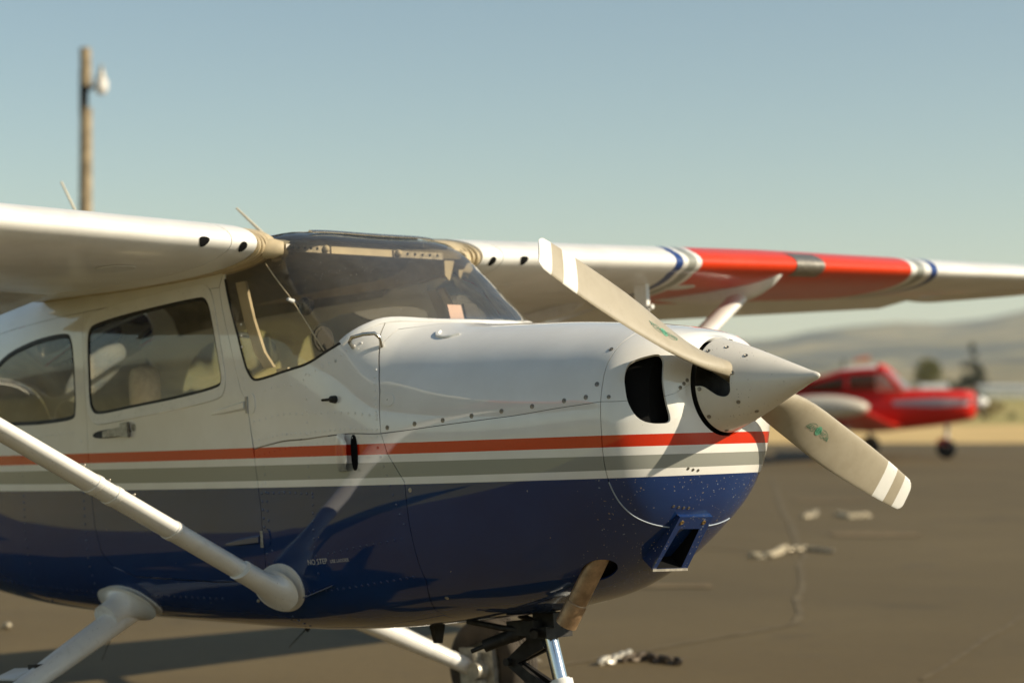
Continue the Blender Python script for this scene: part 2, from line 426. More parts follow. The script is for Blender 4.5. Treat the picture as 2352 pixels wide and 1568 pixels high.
# ================================================================== THE LIGHT AIRCRAFT
# airframe axes: X towards the nose, Y to port (away from the photographer), Z up, origin on the thrust line at the firewall
PITCH = 0.08244; ZT = 1.365
plane = empty('light_aircraft', 'white high-wing light aircraft with red, grey and blue stripes filling the foreground', 'airplane', (0, 0, ZT), (0, -PITCH, 0))
TAB = np.array([
(-6.40,.040,.180,.300,.060,2.2,2.2),
(-5.20,.150,.120,.310,-.110,2.3,2.4),
(-4.20,.270,.050,.330,-.310,2.6,2.8),
(-3.50,.395,-.02,.400,-.490,3.4,3.4),
(-2.85,.478,-.06,.645,-.605,4.8,4.0),
(-2.40,.515,-.09,.718,-.656,5.6,4.4),
(-1.84,.530,-.10,.735,-.697,6.0,4.6),
(-1.30,.533,-.10,.735,-.730,6.0,4.6),
(-.80,.530,-.10,.722,-.755,6.0,4.4),
(-.66,.527,-.10,.695,-.757,5.6,4.2),
(-.50,.524,-.11,.597,-.755,4.4,4.0),
(-.32,.516,-.11,.462,-.748,3.4,3.6),
(-.14,.502,-.12,.334,-.735,2.8,3.2),
(.00,.490,-.12,.300,-.725,2.7,3.0),
(.20,.470,-.12,.282,-.705,2.55,2.8),
(.40,.447,-.12,.265,-.668,2.5,2.6),
(.60,.422,-.11,.241,-.588,2.5,2.4),
(.77,.398,-.10,.215,-.468,2.6,2.3),
(.80,.390,-.096,.209,-.442,2.62,2.25),
(.83,.373,-.091,.202,-.410,2.65,2.2),
(.86,.346,-.083,.195,-.371,2.7,2.15),
(.89,.310,-.070,.186,-.318,2.75,2.08),
(.915,.271,-.056,.178,-.268,2.8,2.0),
(.938,.225,-.04,.162,-.205,2.8,1.9)])
def par(X):
    X = np.clip(X, TAB[0, 0], TAB[-1, 0]); return [pchip(TAB[:, 0], TAB[:, k], X) for k in range(1, 7)]
CAPX = float(TAB[-1, 0])
def loft(X, phi):
    """fuselage skin; phi in degrees: -90 keel, 0 near side, 90 top, 180 far side. X past the nose closes onto the spinner ring"""
    X = np.asarray(X, float); p = np.radians(np.asarray(phi, float)); X, p = np.broadcast_arrays(X, p)
    w, zm, zt, zb, nt, nb = par(np.minimum(X, CAPX)); c, s = np.cos(p), np.sin(p); up = s >= 0
    n = np.where(up, nt, nb); h = np.where(up, zt-zm, zm-zb)
    r = (np.abs(c)**n+np.abs(s)**n)**(-1/n)
    P = np.stack([np.minimum(X, CAPX), -w*r*c, zm+h*r*s], -1)
    k = np.clip((X-CAPX)/.10, 0, 1)[..., None]
    Q = np.stack([np.full_like(c, CAPX+.012), -.159*c, .159*s-.002], -1)
    return P*(1-k)+Q*k
def nrm(f, U, V, du=2e-3, dv=.25):
    a = f(U+du, V)-f(U-du, V); b = f(U, V+dv)-f(U, V-dv)
    n = np.cross(a, b); l = np.linalg.norm(n, axis=-1, keepdims=True); return n/np.maximum(l, 1e-12)
def chaikin(p, n=2, closed=True):
    p = [tuple(q) for q in p]
    for _ in range(n):
        o = []; m = len(p)
        for i in range(m if closed else m-1):
            a, b = p[i], p[(i+1) % m]
            o += [(a[0]*.75+b[0]*.25, a[1]*.75+b[1]*.25), (a[0]*.25+b[0]*.75, a[1]*.25+b[1]*.75)]
        p = o if closed else [p[0]]+o+[p[-1]]
    return p
SV = .0085          # metres per degree of phi, near enough
def area(p): return .5*sum(p[i][0]*p[(i+1) % len(p)][1]-p[(i+1) % len(p)][0]*p[i][1] for i in range(len(p)))
def offset(poly, d, sv=SV):
    """grow (+) or shrink (-) a polygon given in (metres, degrees)"""
    P = [Vector((x, v*sv)) for x, v in poly]
    P = [p for i, p in enumerate(P) if (p-P[i-1]).length > 1e-5]
    sg = 1 if area([tuple(p) for p in P]) > 0 else -1; o = []
    for i, p in enumerate(P):
        a = (p-P[i-1]).normalized(); b = (P[(i+1) % len(P)]-p).normalized()
        na, nb = Vector((a.y, -a.x))*sg, Vector((b.y, -b.x))*sg
        m = na+nb; l = m.length
        if l < .2: m = na; k = 1
        else: m /= l; k = min(1.6, 1/max(.3, m.dot(na)))
        q = p+m*d*k; o.append((q.x, q.y/sv))
    return o
def dens(p, step, sv):
    o = []
    for i in range(len(p)):
        a, b = p[i], p[(i+1) % len(p)]; L = math.hypot(b[0]-a[0], (b[1]-a[1])*sv); n = max(1, int(math.ceil(L/step)))
        o += [(a[0]+(b[0]-a[0])*k/n, a[1]+(b[1]-a[1])*k/n) for k in range(n)]
    return o
def inside(pts, poly):
    x, y = pts[:, 0], pts[:, 1]; r = np.zeros(len(pts), bool); n = len(poly)
    for i in range(n):
        (x1, y1), (x2, y2) = poly[i], poly[(i+1) % n]
        if y1 == y2: continue
        m = ((y1 > y) != (y2 > y)) & (x < (x2-x1)*(y-y1)/(y2-y1)+x1); r ^= m
    return r
def patch(name, outer, mat, parent, holes=(), f=loft, step=.03, gap=.0014, lift=0.0, rim=.006, sv=SV, rim_dir=None, smooth_n=True):
    """a trimmed panel of a surface f(u, v): real edges, a rim of its own thickness, a gap to its neighbours"""
    outer = offset(outer, -gap, sv) if gap else list(outer)
    holes = [list(h) for h in holes]
    loops = [dens(outer, step*.8, sv)] + [dens(h, step*.8, sv) for h in holes]
    vs, es = [], []
    for L in loops:
        b = len(vs); vs += [(u, v*sv) for u, v in L]; es += [(b+i, b+(i+1) % len(L)) for i in range(len(L))]
    nb = len(vs); A = np.array(vs)
    lo, hi = A.min(0), A.max(0)
    gx, gy = np.meshgrid(np.arange(lo[0]+step/2, hi[0], step), np.arange(lo[1]+step/2, hi[1], step)); Gp = np.stack([gx.ravel(), gy.ravel()], 1)
    S = [[(u, v*sv) for u, v in L] for L in loops]
    def ok(p):
        m = inside(p, S[0])
        for h in S[1:]: m &= ~inside(p, h)
        return m
    Gp = Gp[ok(Gp)] if len(Gp) else Gp
    if len(Gp):
        d = np.full(len(Gp), 9.)
        for (i, j) in es:
            a, b = A[i], A[j]; ab = b-a; t = np.clip(((Gp-a)@ab)/max(ab@ab, 1e-12), 0, 1); d = np.minimum(d, np.linalg.norm(Gp-a-t[:, None]*ab, axis=1))
        Gp = Gp[d > step*.45]
    allv = [Vector(p) for p in vs] + [Vector(p) for p in Gp]
    rv, re, rf, ov, oe, of = delaunay_2d_cdt(allv, es, [], 0, 1e-7)
    R = np.array([tuple(p) for p in rv])
    T = np.array([f_ for f_ in rf if len(f_) == 3])
    T = T[ok(R[T].mean(1))]
    U, Vv = R[:, 0], R[:, 1]/sv
    N = nrm(f, U, Vv); P = f(U, Vv)+N*lift
    fn = np.cross(P[T[:, 1]]-P[T[:, 0]], P[T[:, 2]]-P[T[:, 0]])
    flip = (fn*N[T].mean(1)).sum(1) < 0; T[flip] = T[flip][:, ::-1]
    verts = [tuple(p) for p in P]; norms = [tuple(n) for n in N]; faces = [tuple(map(int, t)) for t in T]
    if rim:
        edge = {}
        for t in faces:
            for a, b in ((t[0], t[1]), (t[1], t[2]), (t[2], t[0])): edge[(a, b)] = edge.get((a, b), 0)+1
        for (a, b) in [e for e in edge if (e[1], e[0]) not in edge]:
            d = [-N[q]*rim if rim_dir is None else np.asarray(rim_dir)*rim for q in (a, b)]
            k = len(verts); e = P[b]-P[a]; rn = np.cross(e, (N[a]+N[b])/2); rn = rn/max(np.linalg.norm(rn), 1e-9)
            verts += [tuple(P[a]), tuple(P[b]), tuple(P[b]+d[1]), tuple(P[a]+d[0])]; norms += [tuple(rn)]*4
            faces.append((k+1, k, k+3, k+2))
    me = bpy.data.meshes.new(name); me.from_pydata(verts, [], faces)
    me.materials.append(M[mat] if isinstance(mat, str) else mat)
    me.polygons.foreach_set('use_smooth', [True]*len(me.polygons))
    if smooth_n: me.normals_split_custom_set_from_vertices(norms)
    me.update()
    return link(bpy.data.objects.new(name, me), parent)
def mir(p): return [(x, 180-v) for x, v in p]
def ring_of(poly): return list(poly)

# ---- outlines on the skin, (X, phi)
seam = [(-.147, 6.0), (.101, 7.7), (.38, 9.4), (.643, 10.9), (.776, 11.5)]
cowl_aft = [(-.147, 6.0), (-.155, 23), (-.175, 31.4), (-.205, 40), (-.19, 50.6), (-.12, 62), (-.05, 75), (-.03, 90)]
low_aft = [(-.147, 6), (-.123, -1.9), (-.05, -11.5), (-.05, -28.7), (-.055, -42), (-.12, -55), (-.13, -70), (-.13, -90)]
bowl_lo = [(.776, 11.5), (.773, -6.8), (.762, -25.2), (.760, -31.9), (.760, -39.6), (.763, -45.1), (.767, -51.3), (.775, -58.3), (.786, -69.7), (.797, -90)]
bowl_up = [(.776, 11.5), (.779, 21.7), (.779, 31.5), (.782, 37.2), (.786, 45), (.790, 55), (.790, 90)]
split = [(.776, 11.5), (.853, 9.4), (.925, 5.0), (1.038, 3.0)]
inlet = [(.900, 38.4), (.909, 36.7), (.917, 32.1), (.919, 24.7), (.920, 16.1), (.922, 7.9), (.924, -1.0), (.926, -10.7), (.925, -16.9), (.922, -18.5), (.913, -15.6), (.898, -11.4), (.881, -6.5), (.867, -.6), (.858, 5.0), (.852, 10.0), (.848, 16.3), (.843, 22.8), (.842, 28.3), (.844, 32.0), (.853, 34.3), (.869, 36.1), (.886, 37.5)]
ws_near = [(-.954, 39.4), (-.873, 28.7), (-.837, 22), (-.822, 20.1), (-.802, 18.5), (-.78, 17.8), (-.728, 18.2), (-.645, 19.3), (-.568, 21.3), (-.481, 24.2), (-.417, 27.9), (-.345, 33.2), (-.281, 41.8), (-.24, 50.6), (-.17, 62), (-.09, 75), (-.07, 90)]
door_front = [(-.985, 38), (-.92, 27), (-.866, 16), (-.832, 12.2), (-.805, -2), (-.783, -17.2), (-.788, -31), (-.80, -35)]
door_rest = [(-.85, -36.3), (-1.09, -36.8), (-1.6, -36), (-1.737, -33.1), (-1.80, -28.6), (-1.83, -20), (-1.853, 0), (-1.855, 17.7), (-1.866, 30.2), (-1.87, 38)]
door = door_front + door_rest
door_glass = chaikin([(-1.828, 32.1), (-1.817, 33.7), (-1.788, 34.6), (-1.582, 35.4), (-1.331, 35.9), (-1.1, 36.2), (-1.064, 35.9), (-1.035, 34.1), (-1.008, 29), (-.98, 21.3), (-.974, 18.6), (-.993, 17.3), (-1.24, 16), (-1.528, 15.3), (-1.708, 14.7), (-1.789, 14.8), (-1.811, 15.8), (-1.826, 17.7), (-1.825, 23)], 2)
rear_glass = chaikin([(-1.957, 32.9), (-1.936, 29.9), (-1.928, 19.9), (-1.935, 15.7), (-1.946, 14.4), (-2.079, 14.1), (-2.265, 14.2), (-2.55, 15.2), (-2.72, 18), (-2.72, 22), (-2.62, 28), (-2.46, 32), (-2.238, 33.6), (-2.067, 33.8), (-1.981, 33.5)], 2)
skin_seam = [(-.147, 6.0), (-.525, 3.4), (-.765, 1.6), (-.806, 1.2)]

# ---- engine cowling
up_near = bowl_up[1:]
cowl_up_poly = seam + up_near + mir(bowl_up)[::-1][1:] + mir(seam)[::-1][1:] + mir(cowl_aft)[1:] + cowl_aft[::-1][1:-1]
upper_cowl = patch('upper_cowl', cowl_up_poly, 'fus', plane, step=.028)
EX = (.556, -62.0)            # where the exhaust leaves the cowl
ex_hole = [(EX[0]+.058*math.cos(q)-.006*math.sin(q), EX[1]+7.2*math.sin(q)) for q in np.linspace(0, 2*math.pi, 25)[:-1]]
far_low = [(x, -180-v) for x, v in bowl_lo][::-1][1:] 
cowl_lo_poly = seam + bowl_lo[1:] + far_low + [(x, -180-v) for x, v in seam][::-1][1:] + [(x, -180-v) for x, v in low_aft][1:] + low_aft[::-1][1:-1]
lower_cowl = patch('lower_cowl', cowl_lo_poly, 'fus', plane, holes=[ex_hole], step=.028)
inl = chaikin(inlet, 1)
nose_up = [(.776, 11.5)] + split[1:] + [(1.038, 90), (1.038, 177)] + mir(split)[::-1][1:] + mir(bowl_up)[1:] + bowl_up[::-1][1:-1]
# the inlet crosses the split line: cut it in two there
def clip_v(poly, fv, keep_above):
    o = []; n = len(poly)
    for i in range(n):
        a, b = poly[i], poly[(i+1) % n]; da, db = a[1]-fv(a[0]), b[1]-fv(b[0])
        ina, inb = (da >= 0) == keep_above, (db >= 0) == keep_above
        if ina: o.append(a)
        if ina != inb:
            t = da/(da-db); o.append((a[0]+(b[0]-a[0])*t, a[1]+(b[1]-a[1])*t))
    return o
split_v = lambda x: float(np.interp(x, [p[0] for p in split], [p[1] for p in split]))
nb_far = [(x, -180-v) for x, v in bowl_lo]
nose_lo = split + [(1.038, -90), (1.038, -183)] + [(x, -180-v) for x, v in split][::-1][1:] + nb_far[1:] + bowl_lo[::-1][1:-1]
def bite(outer, hole, start):
    """outer minus a hole that touches the split line: walk the split edge and detour round the hole"""
    cross = sorted([p for p in hole if abs(p[1]-split_v(p[0])) < .02])
    a, b = cross[0], cross[-1]
    ia, ib = hole.index(a), hole.index(b)
    way1 = [hole[(ia+k) % len(hole)] for k in range(len(hole)) if True]
    way = []
    k = ia
    while True:
        way.append(hole[k])
        if k == ib: break
        k = (k+1) % len(hole)
    if len(way) <= 2:
        way = []; k = ia
        while True:
            way.append(hole[k])
            if k == ib: break
            k = (k-1) % len(hole)
    return way
hu, hl = clip_v(inl, split_v, True), clip_v(inl, split_v, False)
def split_with(way):
    x0, x1 = way[0][0], way[-1][0]
    return [p for p in split if p[0] < x0] + way + [p for p in split if p[0] > x1]
nose_up = split_with(bite(None, hu, 0)) + [(1.038, 90), (1.038, 177)] + mir(split)[::-1][1:] + mir(bowl_up)[1:] + bowl_up[::-1][1:-1]
nose_lo = split_with(bite(None, hl, 0)) + [(1.038, -90), (1.038, -183)] + [(x, -180-v) for x, v in split][::-1][1:] + nb_far[1:] + bowl_lo[::-1][1:-1]
patch('upper_nose_bowl', nose_up, 'fus', plane, step=.02, gap=.0011, rim=.012)
lower_bowl = patch('lower_nose_bowl', nose_lo, 'fus', plane, step=.02, gap=.0011, rim=.012)
# dark bay behind the cowl gaps, the inlets and the exhaust opening
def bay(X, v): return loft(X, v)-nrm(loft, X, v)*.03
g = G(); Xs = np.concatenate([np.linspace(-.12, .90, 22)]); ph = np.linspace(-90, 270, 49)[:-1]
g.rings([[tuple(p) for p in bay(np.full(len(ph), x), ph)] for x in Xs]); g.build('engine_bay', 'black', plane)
g = G(); 
g.lathe((.80, 0, 0), (1, 0, 0), [(0, .04), (.03, .135), (.155, .135), (.158, .03)], caps=True)
g.build('crank_housing', 'dark_steel', plane)

# ---- fuselage skins
fwd_up = [(-.147, 6)] + [(-.158, 23), (-.178, 31.4), (-.208, 40), (-.224, 43.5), (-.2385, 50)] + ws_near[12::-1] + [(-.97, 42)] + door_front[:4] + [(-.806, 1.2)] + skin_seam[::-1][1:-1]
patch('forward_skin', fwd_up, 'fus', plane, step=.028)
fwd_lo = skin_seam + [(-.805, -2), (-.783, -17.2), (-.788, -31), (-.80, -35), (-.80, -60), (-.122, -60)] + [(-.12, -55), (-.055, -42), (-.05, -28.7), (-.05, -11.5), (-.123, -1.9)]
lower_skin = patch('lower_forward_skin', fwd_lo, 'fus', plane, step=.028)
frame_out = offset(door_glass, .026); frame_in = offset(door_glass, .003)
door_o = patch('door', door, 'fus', plane, holes=[frame_out], step=.028)
patch('window_frame', frame_out, 'white', door_o, holes=[frame_in], lift=.0025, step=.012, rim=.012, gap=.0012)
patch('gasket', offset(door_glass, .0032), 'gasket', door_o, holes=[offset(door_glass, -.003)], lift=.0005, step=.01, rim=.006, gap=0)
patch('window_pane', offset(door_glass, .002), 'pane', door_o, lift=-.004, step=.035, rim=0, gap=0)
rear_out = offset(rear_glass, .004)
aft_side = [(-.80, -60), (-.80, -35), (-.85, -36.3), (-1.09, -36.8), (-1.6, -36), (-1.737, -33.1), (-1.80, -28.6), (-1.83, -20), (-1.853, 0), (-1.855, 17.7), (-1.866, 30.2), (-1.87, 38), (-3.5, 38), (-3.5, -60)]
near_quarter = mir(chaikin([(-2.88, 143.4), (-3.38, 143.4), (-3.45, 147), (-3.45, 160), (-3.38, 164), (-2.88, 168), (-2.82, 165), (-2.82, 146)], 2))
aft = patch('aft_skin', aft_side, 'fus', plane, holes=[rear_out, offset(near_quarter, .004)], step=.035)
patch('window_pane', offset(near_quarter, .008), 'pane', aft, lift=-.004, step=.05, rim=0, gap=0)
patch('gasket', offset(rear_glass, .0045), 'gasket', aft, holes=[offset(rear_glass, -.004)], lift=.0005, step=.012, gap=0)
patch('window_pane', offset(rear_glass, .002), 'pane', aft, lift=-.004, step=.04, rim=0, gap=0)
patch('belly_skin', [(-3.5, -60), (-.125, -60), (-.13, -90), (-.125, -120), (-3.5, -120)], 'fus', plane, step=.04)
# far side, with its own windows
far_door_glass = chaikin([(-1.80, 144.5), (-1.0, 144), (-.96, 150), (-.95, 162), (-1.0, 165), (-1.77, 167), (-1.80, 166)], 2)
far_rear_glass = chaikin([(-1.93, 144), (-2.30, 144.5), (-2.48, 147), (-2.58, 153), (-2.61, 161), (-2.58, 167), (-2.52, 169.5), (-1.96, 169), (-1.93, 168)], 2)
far_quarter = chaikin([(-2.84, 143.4), (-3.38, 143.4), (-3.45, 147), (-3.45, 160), (-3.38, 164), (-2.84, 168), (-2.78, 165), (-2.78, 146)], 2)
# narrow deck between the cowl and the foot of the screen
deck_n = cowl_aft[3:]; deck_w = [(-.222, 43.5), (-.239, 50.6), (-.17, 62), (-.09, 75), (-.07, 90)]
patch('cowl_deck', deck_n + mir(deck_n)[::-1][1:] + mir(deck_w) [:-1] + deck_w[::-1], 'fus', plane, step=.02, gap=.0008)
far = [(x, -180-v) for x, v in low_aft[:6]]
far_side = patch('far_side_skin', [(-.147, 174)] + [(x, 180-v) for x, v in cowl_aft[1:4]] + [(-.224, 136.5), (-.2385, 130)] + mir(ws_near[12::-1]) + [(-.97, 138), (-1.2, 142), (-3.5, 142), (-3.5, 240), (-.125, 240), (-.12, 235), (-.055, 222), (-.05, 208.7), (-.05, 191.5), (-.123, 181.9)], 'fus', plane,
                 holes=[offset(far_door_glass, .004), offset(far_rear_glass, .004), offset(far_quarter, .004)], step=.04, rim=0, gap=-.0006)
patch('window_pane', offset(far_door_glass, .008), 'pane_sun', far_side, lift=-.004, step=.05, rim=0, gap=0)
patch('window_pane', offset(far_quarter, .008), 'pane_sun', far_side, lift=-.004, step=.05, rim=0, gap=0)
patch('window_pane', offset(far_rear_glass, .008), 'pane_sun', far_side, lift=-.004, step=.05, rim=0, gap=0)
back_glass = chaikin([(-2.72, 43), (-2.68, 60), (-2.66, 90), (-2.68, 120), (-2.72, 137), (-2.80, 140.4), (-3.38, 140.4), (-3.46, 136), (-3.47, 90), (-3.46, 44), (-3.38, 39.6), (-2.80, 39.6)], 2)
roof_front = [(-.97, 42), (-.954, 39.4)] 
roof = patch('roof_skin', [(-3.5, 38), (-.987, 38), (-.972, 42), (-.80, 56), (-.715, 66), (-.69, 78), (-.685, 90), (-.69, 102), (-.715, 114), (-.80, 124), (-.972, 138), (-1.2, 142), (-3.5, 142)], 'fus', plane, holes=[offset(back_glass, .004)], step=.04, rim=0, gap=-.0006)
patch('window_pane', offset(back_glass, .008), 'pane_sun', roof, lift=-.004, step=.05, rim=0, gap=0)
g = G(); Xs = [-6.4, -6.0, -5.4, -4.8, -4.4, -4.1, -3.8, -3.6, -3.502]
g.rings([[tuple(p) for p in loft(np.full(len(ph), x), ph)] for x in Xs]); g.build('tail_cone', 'fus', plane)

# ---- windscreen: one wrap-round acrylic sheet with a black sealing bead
ws_in = ws_near[:-1]
ws_poly = ws_in + [(-.07, 90)] + mir(ws_in)[::-1] + [(-.965, 138), (-.795, 124), (-.71, 114), (-.686, 102), (-.681, 90), (-.686, 78), (-.71, 66), (-.795, 56), (-.965, 42)]
windscreen = patch('windscreen', ws_poly, 'screen', plane, step=.03, gap=.0, lift=-.003, rim=0)
def ribbon(name, path, mat, parent, w=.008, h=.003, f=loft, n=3, lift=.001):
    P = chaikin(path, n, closed=False); U = np.array([p[0] for p in P]); V_ = np.array([p[1] for p in P])
    A = f(U, V_)+nrm(f, U, V_)*lift; N = nrm(f, U, V_); g = G(); rings = []
    for i in range(len(A)):
        t = A[min(i+1, len(A)-1)]-A[max(i-1, 0)]; t /= np.linalg.norm(t); s = np.cross(t, N[i])
        rings.append([tuple(A[i]-s*w/2-N[i]*h), tuple(A[i]-s*w/2), tuple(A[i]-s*w*.3+N[i]*h), tuple(A[i]+s*w*.3+N[i]*h), tuple(A[i]+s*w/2), tuple(A[i]+s*w/2-N[i]*h)])
    g.rings(rings); return g.build(name, mat, parent)
ribbon('sealing_bead', ws_near[:13], 'gasket', windscreen, .009, .002)
ribbon('sealing_bead', mir(ws_near[:15]), 'gasket', windscreen, .009, .002)
M['edge'] = simple('pale worn paint edge', (.33, .38, .44), .5)
ribbon('bowl_edge', [(.7605, -29), (.7605, -39.6), (.7635, -45.1), (.7675, -51.3), (.7755, -58.3), (.7865, -69.7), (.798, -90), (.787, -110), (.778, -119)], 'edge', lower_bowl, .0042, .0012, n=2)
ribbon('screen_strip', [(-.737, 42.2), (-.651, 38.5), (-.537, 35.2), (-.414, 28.9)], 'ring', windscreen, .0050, .0012, n=2)  # sun highlight along the near bend of the glass, modelled as a thin tan strip
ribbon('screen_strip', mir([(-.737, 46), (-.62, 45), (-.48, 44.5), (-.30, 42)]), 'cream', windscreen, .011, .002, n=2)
# roof edge above the glass
ribbon('screen_header', [(-.70, 60), (-.672, 78), (-.666, 90), (-.672, 102), (-.70, 120)], 'grip', windscreen, .03, .004, n=3, lift=.006)
# thin capping strip that follows the foot of the screen over the deck
ribbon('screen_foot', ws_near[11:] + mir(ws_near[11:])[::-1][1:], 'white', plane, .026, .003, n=2, lift=.0025)

# ---- wings
WLE, WZ, DIH, CH = -.685, .637, .0241, 1.63
def planform(ay):
    k = max(0.0, (ay-2.55)/2.75); return WLE-.15*k, CH-.51*k, math.radians(1.5-1.6*k)
def naca(x, up):
    yt = .6*(.2969*math.sqrt(max(x, 0))-.126*x-.3516*x*x+.2843*x**3-.1036*x**4)
    yc = .02/.16*(.8*x-x*x) if x < .4 else .02/.36*(.2+.8*x-x*x)
    return yc+yt if up else yc-yt
def wing_p(y, x, up, drop=0.0, hinge=.73):
    le, c, inc = planform(abs(y)); z = naca(x, up)*c; dx = x*c
    if drop and x > hinge:
        zh = naca(hinge, True)*c*.5; rx, rz = dx-hinge*c, z-zh; s, k = math.sin(drop), math.cos(drop)
        dx, z = hinge*c+rx*k+rz*s, zh-rx*s+rz*k
    return (le-dx*math.cos(inc)+z*math.sin(inc), y, WZ+DIH*abs(y)-dx*math.sin(inc)+z*math.cos(inc))
XS = [.5*(1-math.cos(math.pi*k/26)) for k in range(27)]
def wing_ring(y, x0, x1, drop=0.0):
    xs = [x0+(x1-x0)*t for t in XS] if x0 > 0 else [x1*t*t*(2-t) if t < .6 else x1*t*t*(2-t) for t in XS]
    return [wing_p(y, x, True, drop) for x in xs[::-1]] + [wing_p(y, x, False, drop) for x in xs[1 if x0 == 0 else 0:]]
def wing(sgn, label):
    ys = [.50, .56, .585] if False else [.50, .60]
    w = G(); stat = [.682, 1.0, 1.5, 2.0, 2.55, 3.2, 3.9, 4.6, 5.22]
    w.rings([wing_ring(sgn*y, 0, .72) for y in stat]); o = w.build('wing', 'wing', plane, 50)
    o['label'] = label
    r = G(); r.rings([wing_ring(sgn*y, 0, .98) for y in (.566, .60, .678)])
    root = r.build('wing_root_fairing', 'wing', o, 50)
    r = G(); cx0, cz0 = WLE-.6, WZ+.03
    r.rings([[(cx0+(p[0]-cx0)*k, p[1], cz0+(p[2]-cz0)*k) for p in wing_ring(sgn*y, 0, .96)] for y, k in ((.455, .955), (.562, .962))]); r.build('root_seal', 'ring', root, 50)
    d = math.radians(9)
    f = G(); f.rings([wing_ring(sgn*y, .735, 1.0, d) for y in (.67, 1.6, 2.54)]); f.build('flap', 'white', o, 50)
    f = G(); f.rings([wing_ring(sgn*y, .735, 1.0, math.radians(11 if sgn > 0 else -8)) for y in (2.56, 3.6, 5.05)]); f.build('aileron', 'white', o, 50)
    # drooped tip
    t = G(); le, c, _ = planform(5.22); R = []
    for k in range(9):
        q = k/8*math.pi/2; s = math.cos(q); yy = 5.223+.22*math.sin(q)
        ring = wing_ring(sgn*5.22, 0, .99); cx = le-.38*c; cz = WZ+DIH*5.22+.02
        R.append([(cx+(p[0]-cx)*(s*.35+.65 if s > .05 else .62), sgn*yy, cz-.05*math.sin(q)+(p[2]-cz)*max(s, .03)) for p in ring])
    t.rings(R); t.build('wing_tip', 'white', o, 60)
    for y in (1.05, 2.2):
        h = G(); p = wing_p(sgn*y, .72, False); h.quadbox([(p[0]+.25, p[1]-.012, p[2]+.015), (p[0]-.36, p[1]-.012, p[2]-.035), (p[0]-.40, p[1]-.012, p[2]-.085), (p[0]+.12, p[1]-.012, p[2]-.045)], (0, .024, 0)); h.build('flap_track', 'white', o)
    # round fuel and inspection covers, ventral screws
    for y, x in ((.95, .20), (1.45, .30), (2.1, .18)):
        p = Vector(wing_p(sgn*y, x, False)); q = Vector(wing_p(sgn*y, x+.03, False)); ax = Vector((0, 1, 0)).cross(q-p).normalized(); ax = ax if ax.z < 0 else -ax
        h = G(); h.lathe(p+ax*.0005, ax, [(0, .072), (.002, .070), (.0022, .001)], 28); h.build('inspection_cover', 'white', o)
    return o, root
near_wing, near_root = wing(-1, 'white starboard wing without stripes, nearest the viewer')
far_wing, far_root = wing(1, 'port wing with a red panel between grey and blue bands')
# openings in the leading edges: fresh-air triangle and round hole on each side
def on_le(y, x, up, lift=.0008):
    p = Vector(wing_p(y, x, up)); a = Vector(wing_p(y, x+.004, up)) if up else Vector(wing_p(y, x+.004, up)); n = (a-p).cross(Vector((0, 1, 0))).normalized()
    n = n if n.x > 0 or abs(n.z) > .9 else -n
    return p, n
def le_patch(name, y, pts, mat, parent):
    """flat-cut opening lying on the wing's nose; pts in (span metres, height metres about the nose)"""
    g = G(); vs = []
    for s, z in pts:
        lo, hi = 0.0, .06; up = z > 0
        for _ in range(30):
            m = (lo+hi)/2; zz = wing_p(y+s, m, up)[2]-(WZ+DIH*abs(y+s))
            if abs(zz) < abs(z): lo = m
            else: hi = m
        p = wing_p(y+s, lo, up); vs.append((p[0]+.0016, p[1], p[2]))
    zc = sum(z for s, z in pts)/len(pts); lo, hi = 0.0, .06
    for _ in range(30):
        m = (lo+hi)/2; zz = wing_p(y, m, zc > 0)[2]-(WZ+DIH*abs(y)); lo, hi = (m, hi) if abs(zz) < abs(zc) else (lo, m)
    p = wing_p(y, lo, zc > 0); c = (p[0]+.0022, p[1], p[2])
    g.add(vs+[c], [(i, (i+1) % len(vs), len(vs)) for i in range(len(vs))]); return g.build(name, mat, parent)
for sgn, wg, rt in ((-1, near_wing, near_root), (1, far_wing, far_root)):
    tri = chaikin([(-.028, .004), (.028, .004), (.012, -.030), (-.012, -.030)], 2)
    le_patch('air_inlet', sgn*.80, tri, 'black', wg)
    le_patch('fresh_air_hole', sgn*.625, [(.017*math.cos(q), .017*math.sin(q)-.018) for q in np.linspace(0, 6.283, 19)[:-1]], 'black', rt)
# landing light set in the far wing's nose
ys = np.linspace(2.60, 2.83, 12); g = G(); rings = []
for y in ys:
    prof = [wing_p(y, x, True) for x in (.052, .030, .012, .003)]+[wing_p(y, x, False) for x in (0, .004, .012, .024, .04)]
    rings.append([(p[0]+.003, p[1], p[2]) for p in prof])
g.rings(rings, caps=False, close=False); g.build('landing_light', 'lens', far_wing)
g = G(); rings = [[(p[0]+.0015, p[1], p[2]) for p in r] for r in rings]; g.rings(rings, caps=False, close=False); g.build('lamp_bay', 'steel', far_wing)
# pitot mast under the far wing, stall vane hole
g = G(); p = Vector(wing_p(1.80, .16, False)); g.box((p.x, p.y, p.z-.055), (.07, .022, .12), taper=1.0); g.cyl((p.x-.05, p.y, p.z-.10), (p.x+.06, p.y, p.z-.10), .012, .010)
g.build('pitot_mast', 'white', far_wing)

